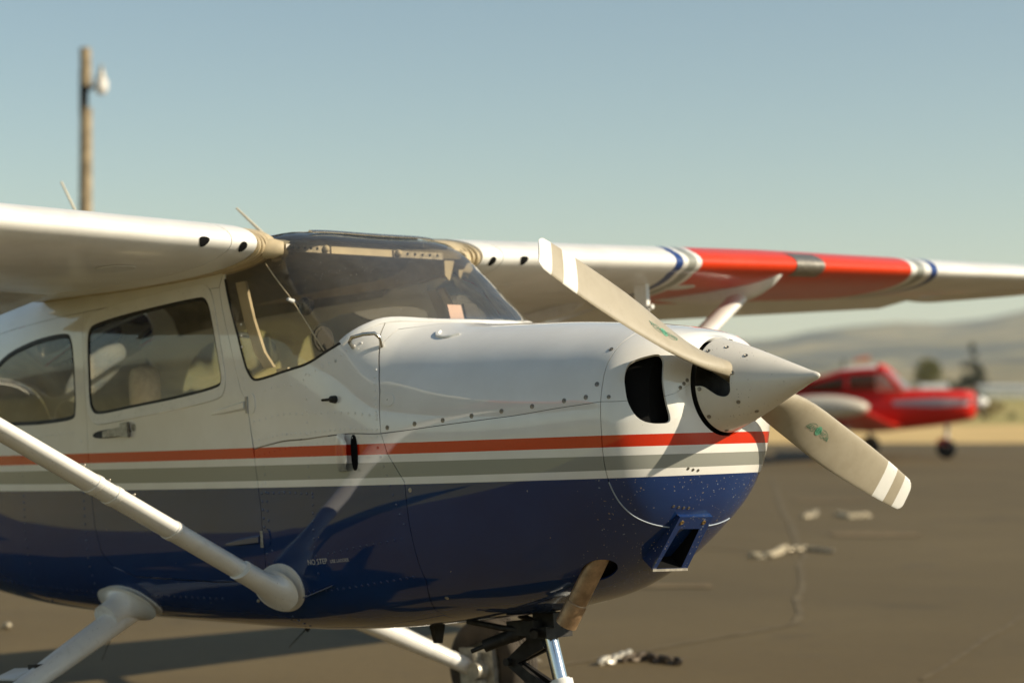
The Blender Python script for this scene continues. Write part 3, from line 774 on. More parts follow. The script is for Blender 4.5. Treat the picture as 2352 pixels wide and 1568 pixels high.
# tan vent ring and ball outlet at the screen's upper corners, seen through the glass
def root_contour(y, k, x1=.30, n=34):
    xs = [x1*(t/n)**2 for t in range(n, -1, -1)]; c = []
    for up, lst in ((True, xs), (False, xs[::-1][1:])):
        for x in lst:
            p = wing_p(y, x, up); c.append(Vector((p[0]+k, p[1], p[2])))
    return c
for sgn in (-1, 1):
    rt = near_root if sgn < 0 else far_root
    for dy, r, k in ((.549, .009, -.012), (.528, .007, -.016), (.508, .007, -.020), (.488, .007, -.024)):
        g = G(); g.tube([Vector((q.x, q.y, WZ+DIH*.49+(q.z-WZ-DIH*.49)*.90-.004)) for q in root_contour(sgn*dy, k, .16)], r, 8); g.build('vent_ring', 'ring', rt)
    g = G(); p = Vector(wing_p(sgn*.50, .0, True)); g.tube([p+Vector((-.05, -sgn*.0, -.012)), p+Vector((-.02, -sgn*.03, -.014)), p+Vector((-.005, -sgn*.055, -.016))], [.036, .036, .028], 18); g.build('vent_outlet', 'ring', rt)

# ---- struts
def trumpet(c, e1, e2, f1, f2, ax, L, out, n=36, m=13, base=-.012):
    """smooth flare from an oval on the skin (half axes e1, e2) to a strut section (f1, f2) at distance L along ax"""
    R = []
    for k in range(m):
        t = k/(m-1); s = 1-(1-t)**3.0; h = t**1.5
        a = Vector(e1).lerp(Vector(f1), s); b = Vector(e2).lerp(Vector(f2), s); o = Vector(c)+Vector(out)*base*(1-t)+Vector(ax)*L*h
        R.append([o+a*math.cos(q)+b*math.sin(q) for q in (2*math.pi*j/n for j in range(n))])
    return R
def foil(center, chord, thick, along, span):
    a = Vector(along).normalized(); s = Vector(span).normalized(); a = (a-s*a.dot(s)).normalized(); n = s.cross(a); R = []
    for k in range(22):
        q = 2*math.pi*k/22; x = math.cos(q); R.append(Vector(center)+a*(x*chord/2-.06*chord)+n*(math.sin(q)*thick/2*(1.0-.32*(-x) if x < 0 else 1.0)))
    return R
def strut(sgn):
    b = Vector((-.765, sgn*.515, -.585)); t = Vector((-.985, sgn*2.56, .60)); d = (t-b); fw = (1, 0, .02)
    g = G(); g.rings([foil(b+d*k, .128, .066, fw, d) for k in (.045, .3, .6, .985)]); s = g.build('wing_strut', 'white', plane, 60)
    # sleeves and their small screws
    for k in (.30, .335, .19):
        g = G(); g.rings([foil(b+d*(k+e), .128+w, .066+w, fw, d) for e, w in ((-.005, .001), (-.004, .006), (.004, .006), (.005, .001))]); g.build('strut_sleeve', 'white', s)
    for k in (.27, .315, .36):
        c = b+d*k; g = G(); g.ball(c+Vector((.03, 0, .036)), .006, 8, 5); g.build('screw', 'steel', s)
    # lower fairing: a flared cuff that melts into the skin
    dn = d.normalized(); out = Vector((0, sgn, -.40)).normalized(); f1 = (Vector((1, 0, 0))-dn*dn.x).normalized(); f2 = dn.cross(f1); e2 = out.cross(Vector((1, 0, 0))).normalized()
    if e2.dot(f2) < 0: e2 = -e2
    g = G(); g.rings(trumpet(b+Vector((.022, 0, -.008)), Vector((.119, 0, 0)), e2*.080, f1*.066, f2*.0355, dn, .165, out, base=-.002)); cuff = g.build('strut_cuff', 'white', s, 70)
    if sgn < 0:
        fl = [(b.x+.022+.126*math.cos(q), -39.0+7.0*math.sin(q)+1.2*math.cos(q)) for q in np.linspace(0, 2*math.pi, 41)[:-1]]
        patch('cuff_flange', fl, 'white', cuff, step=.03, gap=0, lift=.0045, rim=.0045)
    for ang in (-.5, .6, 2.5, 3.8):
        g = G(); g.ball(b+Vector((.085*math.cos(ang), sgn*.008, .07*math.sin(ang))), .0065, 8, 5); g.build('screw', 'steel', cuff)
    # upper cuff, a long shallow blister along the wing's underside
    g = G(); R = []
    for k in range(13):
        u = k/12; x = t.x+.26-.80*u; w = .065*math.sin(math.pi*min(1, max(.02, u*.92+.04)))**.6; h = .075*math.sin(math.pi*max(.02, min(.98, u**.7)))
        zb = wing_p(sgn*2.52, max(.01, (WLE-x)/CH), False)[2]
        R.append([(x, t.y-sgn*.03+math.cos(q)*w, zb+.006-max(0, math.sin(q))*h) for q in np.linspace(0, 2*math.pi, 15)[:-1]])
    g.rings(R); g.build('upper_cuff', 'white', s, 70)
    g = G(); c = t-dn*.34; g.tube([c+Vector((.0, 0, -.03)), c+Vector((.01, 0, -.075)), c+Vector((-.03, 0, -.085)), c+Vector((-.04, 0, -.035))], .007, 8); g.build('tie_down_ring', 'steel', s)
    return s
near_strut = strut(-1); far_strut = strut(1)

# ---- spinner and propeller
PX, SPL, SPR = .962, .378, .152
ST = [0, .2, .4, .6, .8, .92, .98, 1.0]; SR = [1, .835, .645, .440, .235, .114, .068, .055]
def spin_f(X, phi):
    X = np.asarray(X, float); p = np.radians(np.asarray(phi, float)); X, p = np.broadcast_arrays(X, p)
    r = pchip(ST, SR, np.clip((X-PX)/SPL, 0, 1))*SPR
    return np.stack([X, -r*np.cos(p), r*np.sin(p)], -1)
propeller = G(); propeller.lathe((PX-.012, 0, 0), (1, 0, 0), [(0, .05), (0, .146), (.012, .149), (.0125, .05)], 48)
propeller = propeller.build('propeller', 'dark_steel', plane)
cut = chaikin([(.9625, 43.7), (1.004, 38.8), (1.034, 34), (1.058, 25.3), (1.071, 18), (1.074, 8.4), (1.072, -3.2), (1.071, -12.5), (1.065, -18.1), (1.053, -21), (1.042, -20.2), (1.026, -16.7), (1.011, -10.5), (.988, -1.7), (.9625, -1)], 2, closed=False)
def cutr(k): return [(x, v+180*k) for x, v in cut]
sp_poly = [(.9625, -60)] + cutr(0)[::-1] + [(.9625, 100)] + cutr(1)[::-1] + [(.9625, 300), (1.3215, 300), (1.3215, -60)]
spinner = patch('spinner', sp_poly, 'spin', propeller, f=spin_f, step=.014, gap=0, rim=.004, sv=.0026)
g = G(); r_ = float(pchip(ST, SR, np.array([(1.3215-PX)/SPL]))[0])*SPR; g.lathe((1.3213, 0, 0), (1, 0, 0), [(0, r_), (.006, r_*.84), (.012, r_*.60), (.0155, r_*.34), (.0172, r_*.12), (.0174, r_*.02)], 32); g.build('spinner_tip', 'spin', spinner)
for q in [(.981, 47.9), (1.027, 62.4), (1.102, 53.4), (1.081, 15.5), (.975, -4.9), (1.083, -34.3), (.975, -42.7), (1.109, -70), (.975, -79.7)]:
    for k in (0, 180):
        p = Vector(spin_f(q[0], q[1]+k)); n = Vector((.3, p.y, p.z)).normalized() if True else None
        n = Vector((.38, p.y/SPR, p.z/SPR)).normalized()
        h = G(); h.lathe(p-n*.001, n, [(0, .0068), (.0026, .0070), (.0034, .0045), (.0018, .0030), (.0016, .0004)], 12); h.build('screw', 'steel', spinner)
BX = 1.018; BTH = .4047; BR = .965
def blade_c(r): return float(pchip([.05, .11, .16, .24, .36, .5, .62, .74, .86, .94, .965], [.096, .110, .126, .142, .150, .154, .150, .141, .126, .112, .104], np.array([r]))[0])
def blade_b(r): return math.atan2(1.42, 2*math.pi*max(r, .10))+math.radians(4)
def blade_t(r): return float(pchip([.05, .13, .25, .45, .7, .965], [.070, .058, .036, .021, .013, .008], np.array([r]))[0])
def blade_pt(r, s, h, flip=1.0):
    """r along the blade, s across it (+ towards the leading edge), h off the front face"""
    er = Vector((0, -math.cos(BTH), math.sin(BTH)))*flip; tt = Vector((0, -math.sin(BTH), -math.cos(BTH)))*flip; X = Vector((1, 0, 0))
    b = blade_b(r); c = blade_c(r); n = X*math.cos(b)-tt*math.sin(b)
    sweep = -.012*(r/.965)**2 + .010*math.sin(min(1, r/.5)*math.pi)
    return X*BX + er*r + (tt*math.cos(b)+X*math.sin(b))*(s*c+sweep) + n*(h*blade_t(r))
def sec(k, n=26):
    q = 2*math.pi*k/n; s = math.cos(q)*.5; f = math.sin(q)
    th = (1-(2*s)**2)**.5*(1+.35*(2*s)) if abs(s) < .5 else 0
    return s, (th*.62 if f > 0 else -th*.22)
def blade_mat():
    t = NT('blade paint')
    c = t.mix(t.smooth(t.noise(12, 5, .65), .35, .8), (.375, .325, .235), (.32, .272, .19))
    at = t.n('ShaderNodeAttribute'); at.attribute_name = 'span'; r = at.outputs['Fac']
    ed = t.n('ShaderNodeAttribute'); ed.attribute_name = 'edge'
    def band(a, b): return t.math('MULTIPLY', t.math('GREATER_THAN', r, a), t.math('LESS_THAN', r, b))
    wh = t.math('MAXIMUM', t.math('GREATER_THAN', r, .945), band(.828, .892))
    c = t.mix(wh, c, t.mix(t.noise(30, 4), (.72, .70, .64), (.80, .785, .73)))
    nick = t.math('MULTIPLY', t.math('LESS_THAN', t.voro(75), t.math('MULTIPLY_ADD', ed.outputs['Fac'], .16, .02)), t.math('GREATER_THAN', t.noise(25), .5))
    c = t.mix(t.math('MULTIPLY', nick, .55), c, (.16, .12, .08))
    t.principled(c, t.math('MULTIPLY_ADD', t.noise(40), .2, .38), 0, None, coat=.25, coat_rough=.15)
    return t.m
M['blade'] = blade_mat()
rs = [.045, .075, .10, .125, .15, .18, .22, .27, .33, .40, .47, .55, .63, .70, .77, .83, .88, .92, .945, .957, .963, .965]
for flip in (1.0, -1.0):
    g = G(); N = 26
    tipk = lambda r: 1.0 if r < .945 else max(.55, 1-((r-.945)/.020)**2*.30)
    g.rings([[blade_pt(r, sec(k)[0]*tipk(r), sec(k)[1]*(1 if r < .955 else .6), flip) for k in range(N)] for r in rs])
    b = g.build('blade', 'blade', propeller, 70)
    b['label'] = 'near blade pointing up and left, lit by the sun' if flip > 0 else 'far blade pointing down and right, in half shade'
    a = b.data.attributes.new('span', 'FLOAT', 'POINT'); e = b.data.attributes.new('edge', 'FLOAT', 'POINT')
    for i in range(len(b.data.vertices)):
        if i < len(rs)*N: a.data[i].value = rs[i//N]/.965; e.data[i].value = max(0, math.cos(2*math.pi*(i % N)/N))
    # maker's transfer: winged disc with lettering, printed on the front face
    def ink(name, polys, mat, lift, r0=.405, fl=flip, bl=b):
        g2 = G()
        for pts in polys:
            vs = []
            for x, y in pts:
                r = r0+x; s = (y+.010)/blade_c(r); k = math.sqrt(max(0, 1-(2*s)**2))*(1+.35*2*s)*.62
                p = blade_pt(r, s, k, fl); er = blade_pt(r, s, k+.06, fl)-p; vs.append(p+er.normalized()*lift)
            g2.add(vs, [tuple(range(len(vs)))])
        return g2.build(name, mat, bl, smooth=False)
    circ = [(.0145*math.cos(q), .0165*math.sin(q)) for q in np.linspace(0, 6.283, 29)[:-1]]
    ink('transfer_disc', [circ], 'green', .0012)
    wing_o = []
    for sg in (-1, 1):
        up = [(.017, .012), (.030, .014), (.045, .010), (.056, .003), (.062, -.006), (.064, -.012)]; dn = [(.064, -.012), (.055, -.008), (.050, -.013), (.040, -.009), (.034, -.015), (.019, -.011)]
        for L in (up, dn):
            for (x0, y0), (x1, y1) in zip(L[:-1], L[1:]):
                d = Vector((x1-x0, y1-y0)).normalized()*.0007; wing_o.append([(sg*(x0-d.y), y0+d.x), (sg*(x1-d.y), y1+d.x), (sg*(x1+d.y), y1-d.x), (sg*(x0+d.y), y0-d.x)])
    ink('transfer_outline', wing_o, 'dgreen', .0010)['kind'] = 'stuff'
    cu = bpy.data.curves.new('lettering', 'FONT'); cu.body = 'SENSENICH'; cu.size = .0215; cu.align_x = 'CENTER'; cu.align_y = 'CENTER'; cu.space_character = 1.12
    to = bpy.data.objects.new('lettering', cu); COL.objects.link(to); bpy.context.view_layer.update()
    tm = bpy.data.meshes.new_from_object(to.evaluated_get(bpy.context.evaluated_depsgraph_get())); bpy.data.objects.remove(to)
    ink('transfer_lettering', [[(tm.vertices[i].co.x, tm.vertices[i].co.y-tm.vertices[i].co.x**2*1.6) for i in p.vertices] for p in tm.polygons], 'dgreen', .0018)['kind'] = 'stuff'

# ---- screws, rivets and small fittings on the skin
def skin(q, f=loft): P = f(*q); return Vector(P), Vector(nrm(f, np.array(q[0]), np.array(q[1])))
screw_me = {}
def screw(q, r, parent, mat='steel', name='screw', head=True):
    r = r*.88
    p, n = skin(q)
    if (r, mat) not in screw_me:
        g = G(); prof = [(0, r), (.0012, r*.98), (.0016, r*.62), (.0004, r*.56), (.0002, r*.42), (.0022, r*.36), (.0024, r*.05)]
        g.lathe((0, 0, 0), (0, 0, 1), prof, 14); o = g.build(name, mat, parent); screw_me[(r, mat)] = o.data
    else: o = link(bpy.data.objects.new(name, screw_me[(r, mat)]), parent)
    o.location = p; o.rotation_euler = n.to_track_quat('Z', 'Y').to_euler(); return o
for q in [(-.116, 7.2+1.2), (.009, 9.5), (.134, 10.1), (.258, 11.1), (.383, 12.3), (.508, 13.2), (.635, 14.2), (.72, 14.9), (.758, 21.5), (.765, 42.5)]: screw(q, .0095, upper_cowl)
for q in [(.803, 13.5), (.9375+.035, 6.5), (.9375+.058, 8), (.9375+.078, 9.5)]: screw(q, .0075, lower_bowl)
for q in [(.905, -60), (.907, -64.5), (.909, -69), (.84, -66), (.842, -69.5), (.844, -73), (.846, -76.5)]: screw(q, .0058, lower_bowl)
for q in [(-.028, -14), (-.022, -50)]: screw(q, .0085, lower_cowl, 'alu')
rv = G()
def rivets(a, b, n, r=.0054):
    for k in range(n):
        t = k/max(1, n-1); q = (a[0]+(b[0]-a[0])*t, a[1]+(b[1]-a[1])*t); p, nn = skin(q)
        u = nn.orthogonal().normalized(); w = nn.cross(u)
        rv.rings([[p+nn*h+(u*math.cos(2*math.pi*j/7)+w*math.sin(2*math.pi*j/7))*rr for j in range(7)] for h, rr in ((-.0005, r), (.0014, r*.85), (.0022, r*.4))])
rivets((-.80, 3.2), (-.165, 7.6), 26); rivets((-.78, -.6), (-.165, 4.6), 22, .003); rivets((-.80, 8), (-.165, 13.4), 20)
rivets((-.505, 21), (-.515, -8.0), 10); rivets((-.50, -14), (-.52, -35), 10); rivets((-.165, 12), (-.19, 31), 8); rivets((-.165, 0), (-.075, -24), 9)
rivets((-.775, -10), (-.765, -56), 20); rivets((-.755, -4), (-.74, -34), 12); rivets((-.74, -12.5), (-.50, -13), 9); rivets((-.72, -40), (-.10, -40), 22)
rivets((-.85, 30), (-.845, 14), 8); rivets((-.73, 15.4), (-.55, 17.5), 6); rivets((-.55, 17.8), (-.36, 27.5), 7); rivets((-.36, 27.5), (-.27, 37), 5)
rivets((-.45, -30), (-.10, -28), 12); rivets((-1.90, 8), (-1.90, -50), 22); rivets((-1.95, 10.5), (-2.9, 10.5), 30); rivets((-1.1, -42), (-2.9, -42), 50); rivets((-2.35, 8), (-2.35, -50), 22)
rvo = rv.build('rivets', 'fus', plane); rvo['kind'] = 'stuff'
# hatch plate at the firewall, flush latch
def small_plate(name, q, du, dv, mat, parent, lift=.0022, rnd=True):
    pts = [(q[0]-du, q[1]-dv), (q[0]+du, q[1]-dv), (q[0]+du, q[1]+dv), (q[0]-du, q[1]+dv)]
    return patch(name, chaikin(pts, 2) if rnd else pts, mat, parent, step=.015, gap=0, lift=lift, rim=lift)
lp = small_plate('latch_plate', (-.118, 20.2), .030, 2.7, 'fus', plane); screw((-.118, 20.2), .008, lp)
# oil filler door outline, lip standing open
ribbon('oil_door_lip', [(-.055, 57.5), (-.045, 54.4), (-.02, 53.2), (.01, 53.1), (.045, 56.5)], 'fus', upper_cowl, .016, .006, n=3, lift=.001)
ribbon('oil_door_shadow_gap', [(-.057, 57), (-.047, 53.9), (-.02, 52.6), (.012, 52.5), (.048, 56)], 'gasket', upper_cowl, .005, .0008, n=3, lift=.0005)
# polished grab handle by the screen
g = G(); pts = []
for q, h in (((-.295, 34.0), 0), ((-.295, 34.6), .03), ((-.285, 36.0), .045), ((-.252, 38.8), .048), ((-.222, 41.2), .045), ((-.205, 41.6), .028), ((-.198, 40.4), 0)):
    p, n = skin(q); pts.append(p+n*h)
g.tube([tuple(p) for p in pts], .007, 10); g.build('grab_handle', 'grip', plane, 80)
# static source / temperature probe
p, n = skin((-.36, 15.9)); g = G(); g.cyl(p, p+n*.020, .014, .012, 12); g.cyl(p+n*.016+Vector((-.006, 0, 0)), p+n*.016+Vector((-.052, 0, .001)), .0055, .0045, 8); g.ball(p+n*.016, .012, 10, 6); g.build('outside_probe', 'dark_steel', plane)
# cooling-air scoop on the side, open towards the nose
def scoop_f(u, v):
    P = loft(u, v); N = nrm(loft, np.asarray(u, float), np.asarray(v, float))
    k = np.clip((np.asarray(u)+.375)/.085, 0, 1); e = np.clip(1-np.abs((np.asarray(v)+1.2)/6.2)**4, 0, 1)
    return P+N*(.034*(k*k*(3-2*k))*np.sqrt(e))[..., None]
side_scoop = patch('side_scoop', chaikin([(-.378, -7.2), (-.283, -7.2), (-.283, 4.8), (-.378, 4.8)], 1), 'fus', plane, f=scoop_f, step=.010, gap=0, rim=.003)
small_plate('scoop_mouth', (-.276, -1.2), .016, 5.9, 'black', side_scoop, .0015)
# door furniture
hp = small_plate('handle_recess', (-1.685, 9.1), .130, 1.15, 'gasket', door_o, .0008)
g = G(); p, n = skin((-1.60, 9.0)); q_, n2 = skin((-1.73, 9.0)); g.quadbox([p+n*.006+Vector((0, 0, .035)), p+n*.006+Vector((.045, 0, .038)), p+n*.006+Vector((.045, 0, -.022)), p+n*.006+Vector((0, 0, -.018))], n*.014); g.quadbox([q_+n*.004+Vector((0, 0, .012)), p+n*.008+Vector((0, 0, .022)), p+n*.008+Vector((0, 0, -.014)), q_+n*.004+Vector((0, 0, -.012))], n*.010)
g.build('door_handle', 'steel', door_o)
small_plate('lock', (-1.535, 9.9), .012, .9, 'steel', door_o, .002)
def hinge(x, v, mat):
    g = G(); p, n = skin((x, v)); q0, n0 = skin((x-.215, v-1.2)); q1, n1 = skin((x+.04, v+.2))
    g.rings([[c+nn*.0+Vector((0, 0, r)), c+nn*r*.75+Vector((0, 0, r*.6)), c+nn*r*.75-Vector((0, 0, r*.6)), c-Vector((0, 0, r))] for c, nn, r in ((q0, n0, .004), (q0.lerp(p, .3), n, .012), (p-Vector((.012, 0, 0)), n, .017), (p-Vector((.010, 0, 0)), n, .001))])
    h = g.build('hinge', mat, door_o, 50)
    small_plate('hinge_plate', (x+.020, v+.3), .022, 2.4, 'fus', h, .004)
    g = G(); g.cyl(p+n*.006+Vector((0, 0, .03)), p+n*.006+Vector((0, 0, -.03)), .006, n=8); g.build('hinge_pin', 'steel', h)
    return h
hinge(-.828, 12.2, 'fus'); hinge(-.785, -25.3, 'fus')
# NO STEP lettering
def skin_yz(x, z):
    w, zm, zt, zb, nt, nb = [float(a) for a in par(np.array(x))]; h, n = (zt-zm, nt) if z >= zm else (zm-zb, nb)
    return -w*max(0, 1-abs((z-zm)/h)**n)**(1/n)
def lettering(body, size, x0, z0, slope, name):
    cu = bpy.data.curves.new('lettering', 'FONT'); cu.body = body; cu.size = size; to = bpy.data.objects.new('lettering', cu); COL.objects.link(to); bpy.context.view_layer.update()
    tm = bpy.data.meshes.new_from_object(to.evaluated_get(bpy.context.evaluated_depsgraph_get())); bpy.data.objects.remove(to); g = G(); vs = []
    for v in tm.vertices: x, z = x0+v.co.x, z0+v.co.y+slope*v.co.x; vs.append((x, skin_yz(x, z)-.0016, z))
    g.add(vs, [tuple(p.vertices) for p in tm.polygons]); return g.build(name, 'print', lower_skin, smooth=False)
lettering('NO STEP', .026, -.562, -.507, .03, 'step_lettering'); lettering('USE LADDER', .016, -.446, -.503, .03, 'step_lettering')
# small belly drain strake ahead of the strut
g = G(); p, n = skin((-.60, -40.5)); q, n2 = skin((-.46, -38.5)); g.quadbox([p+n*.0, q+n*.0, q+n*.012, p+n*.038], Vector((0, 0, .004))); g.build('step_strake', 'fus', plane)

# ---- exhaust stack and the chin air scoop
g = G(); a, b = Vector((.585, -.215, -.50)), Vector((.418, -.238, -.742)); d = (b-a).normalized()
n = 30; R = []
for t_, r in ((-.06, .0335), (.0, .0335), (.205, .0335), (.207, .0355), (.212, .0362), (.262, .0365), (.294, .0368)): R.append((t_, r))
g.lathe(a, d, R+[(.294, .0335), (.15, .032)], 30); g.build('exhaust_pipe', 'exh', lower_cowl, 30)
E_ = [Vector((.826, -.120, -.402)), Vector((.836, .032, -.408)), Vector((.712, .032, -.572)), Vector((.694, -.120, -.566))]
ax = (E_[1]-E_[0]).normalized(); ay_ = (E_[3]-E_[0]).normalized(); nn = ay_.cross(ax).normalized()
nn = nn if nn.x > 0 else -nn
g = G(); o_ = [p+nn*.016 for p in E_]; 
i_ = [o_[0]+ax*.026+ay_*.048, o_[1]-ax*.034+ay_*.048, o_[2]-ax*.030-ay_*.004, o_[3]+ax*.016-ay_*.004]
back = [p-nn*.10 for p in o_]; inb = [p-nn*.085 for p in i_]
g.add(o_+i_+back+inb, [(0, 1, 5, 4), (1, 2, 6, 5), (2, 3, 7, 6), (3, 0, 4, 7), (1, 0, 8, 9), (2, 1, 9, 10), (3, 2, 10, 11), (0, 3, 11, 8)])
air_scoop = g.build('air_scoop', 'fus', lower_cowl, 30)
g = G(); g.add([p-nn*.0015 for p in i_]+inb, [(0, 1, 5, 4), (1, 2, 6, 5), (2, 3, 7, 6), (3, 0, 4, 7), (4, 5, 6, 7)]); g.build('scoop_throat', 'black', air_scoop, 30)
g = G(); g.quadbox([o_[3]+nn*.001-ay_*.002, o_[2]+nn*.001-ay_*.002, o_[2]+nn*.004+ay_*.004, o_[3]+nn*.004+ay_*.004], nn*.002); g.build('scoop_lip', 'alu', air_scoop)
for s in (.14, .80):
    p = o_[0].lerp(o_[1], s)+ay_*.022; h = G(); h.lathe(p, nn, [(0, .0085), (.002, .0082), (.003, .005), (.0015, .003), (.0015, .0003)], 12); h.build('screw', simple('brass screw', (.42, .30, .14), .4, .9) if 'brass' not in M else M['brass'], air_scoop)

# ---- undercarriage
def wheel(c, r, w, parent, inner):
    """axle along Y; inner = which side carries the brake"""
    g = G(); hw = w/2; prof = []
    for k in range(13):
        q = math.pi*(k/12); prof.append((-math.cos(q)*hw, r-.062+.062*math.sin(q)**.55))
    tread = []
    for d_, rr in prof: tread.append((d_, rr))
    t = [(-hw*.82, .105), (-hw*.98, .128)] + [p for p in tread if abs(p[0]) > hw*.62 and p[0] < 0]
    for gx in (-.52, -.26, 0, .26, .52):
        t += [(hw*(gx-.055), r-.0015*abs(gx)*8), (hw*(gx-.045), r-.008), (hw*(gx+.045), r-.008), (hw*(gx+.055), r-.0015*abs(gx)*8)]
    t += [p for p in tread if abs(p[0]) > hw*.62 and p[0] > 0] + [(hw*.98, .128), (hw*.82, .105)]
    g.lathe(c, (0, 1, 0), t, 56); tyre = g.build('tyre', 'rubber', parent, 30)
    g = G(); g.lathe(c, (0, 1, 0), [(-hw*.80, .108), (-hw*.66, .104), (-hw*.55, .085), (-hw*.60, .045), (-hw*.75, .038), (-hw*.78, .002)], 36); g.lathe(c, (0, 1, 0), [(hw*.80, .108), (hw*.66, .104), (hw*.55, .085), (hw*.60, .045), (hw*.75, .038), (hw*.78, .002)], 36)
    rim = g.build('rim', 'alu', tyre, 35)
    if inner:
        g = G(); g.lathe(Vector(c)+Vector((0, inner*hw*.86, 0)), (0, inner, 0), [(0, .082), (.008, .082), (.0085, .03)], 32); g.build('brake_disc', 'steel', tyre, 30)
    return tyre
def main_gear(sgn):
    a = Vector((-1.74, sgn*.440, -.655)); b = Vector((-1.50, sgn*1.10, -1.0)); out = Vector((0, sgn, 0))
    hub = Vector((-1.45, 1.24, -1.02)) if sgn > 0 else Vector((-1.56, -1.34, -1.02))
    if sgn < 0: b = Vector((-1.60, -1.22, -1.0))
    g = G(); g.tube([a-(b-a)*.25, a, a.lerp(b, .5), b], [.054, .052, .045, .033], 24); leg = g.build('main_gear_leg', 'white', plane, 80)
    d = (b-a).normalized(); up = Vector((0, sgn*.74, -.67)).normalized(); f1 = (Vector((1, 0, 0))-d*d.x).normalized(); f2 = d.cross(f1); e2 = up.cross(Vector((1, 0, 0))).normalized()
    if e2.dot(f2) < 0: e2 = -e2
    g = G(); g.rings(trumpet(a+Vector((-.0, sgn*.012, .030)), Vector((.182, sgn*.006, -.011)), e2*.092, f1*.056, f2*.055, d, .135, up, base=.010)); ft = g.build('leg_fairing', 'white', leg, 80)
    if sgn < 0:
        fl = [(a.x+.192*math.cos(q), -46.5+7.4*math.sin(q)) for q in np.linspace(0, 2*math.pi, 41)[:-1]]
        patch('fairing_flange', fl, 'white', ft, step=.03, gap=0, lift=.0045, rim=.0045)
    for q in (2.6, 1.9, 1.2, .5):
        h = G(); h.ball(a+Vector((.03+.155*math.cos(q), sgn*(-.028+.06*math.sin(q)), .022+.07*math.sin(q))), .007, 8, 5); h.build('screw', 'steel', ft)
    # boarding step
    g = G(); c = a.lerp(b, .62); g.quadbox([c+Vector((-.02, sgn*.01, .034)), c+Vector((-.16, sgn*.005, .030)), c+Vector((-.17, sgn*.09, .0)), c+Vector((-.03, sgn*.09, .0))], (0, 0, -.008)); g.build('boarding_step', 'white', leg)
    g = G(); g.box(c+Vector((-.01, 0, .035)), (.05, .05, .022)); g.build('step_clamp', 'dark_steel', leg)
    g = G(); g.tube([a+Vector((-.055, 0, -.01)), a.lerp(b, .5)+Vector((-.048, 0, .0)), b+Vector((-.04, 0, .01)), hub+Vector((-.03, -sgn*.11, .03))], .006, 8); g.build('brake_line', 'dark_steel', leg)
    ty = wheel(hub, .2215, .165, leg, -sgn)
    g = G(); ib = hub-out*.105; g.quadbox([ib+Vector((-.10, 0, .085)), ib+Vector((.10, 0, .085)), ib+Vector((.115, 0, -.11)), ib+Vector((-.10, 0, -.11))], out*.028); g.cyl(ib-out*.01, ib+out*.02, .055, n=20); plate = g.build('axle_plate', 'alu', leg, 30)
    g = G(); cc = ib+Vector((.035, 0, -.01))-out*.022; g.cyl(cc, cc+out*.03, .043, n=24); g.cyl(cc-out*.028, cc, .036, .040, n=24); g.box(cc+Vector((0, 0, .06)), (.02, .03, .035)); g.box(cc+Vector((0, 0, -.055)), (.06, .04, .03)); g.build('brake_caliper', 'alu', plate, 30)
    g = G(); g.cyl(b-d*.06, b+d*.06, .036, .036, 20); g.build('leg_end_clamp', 'white', leg)
    return leg
main_gear(-1); main_gear(1)
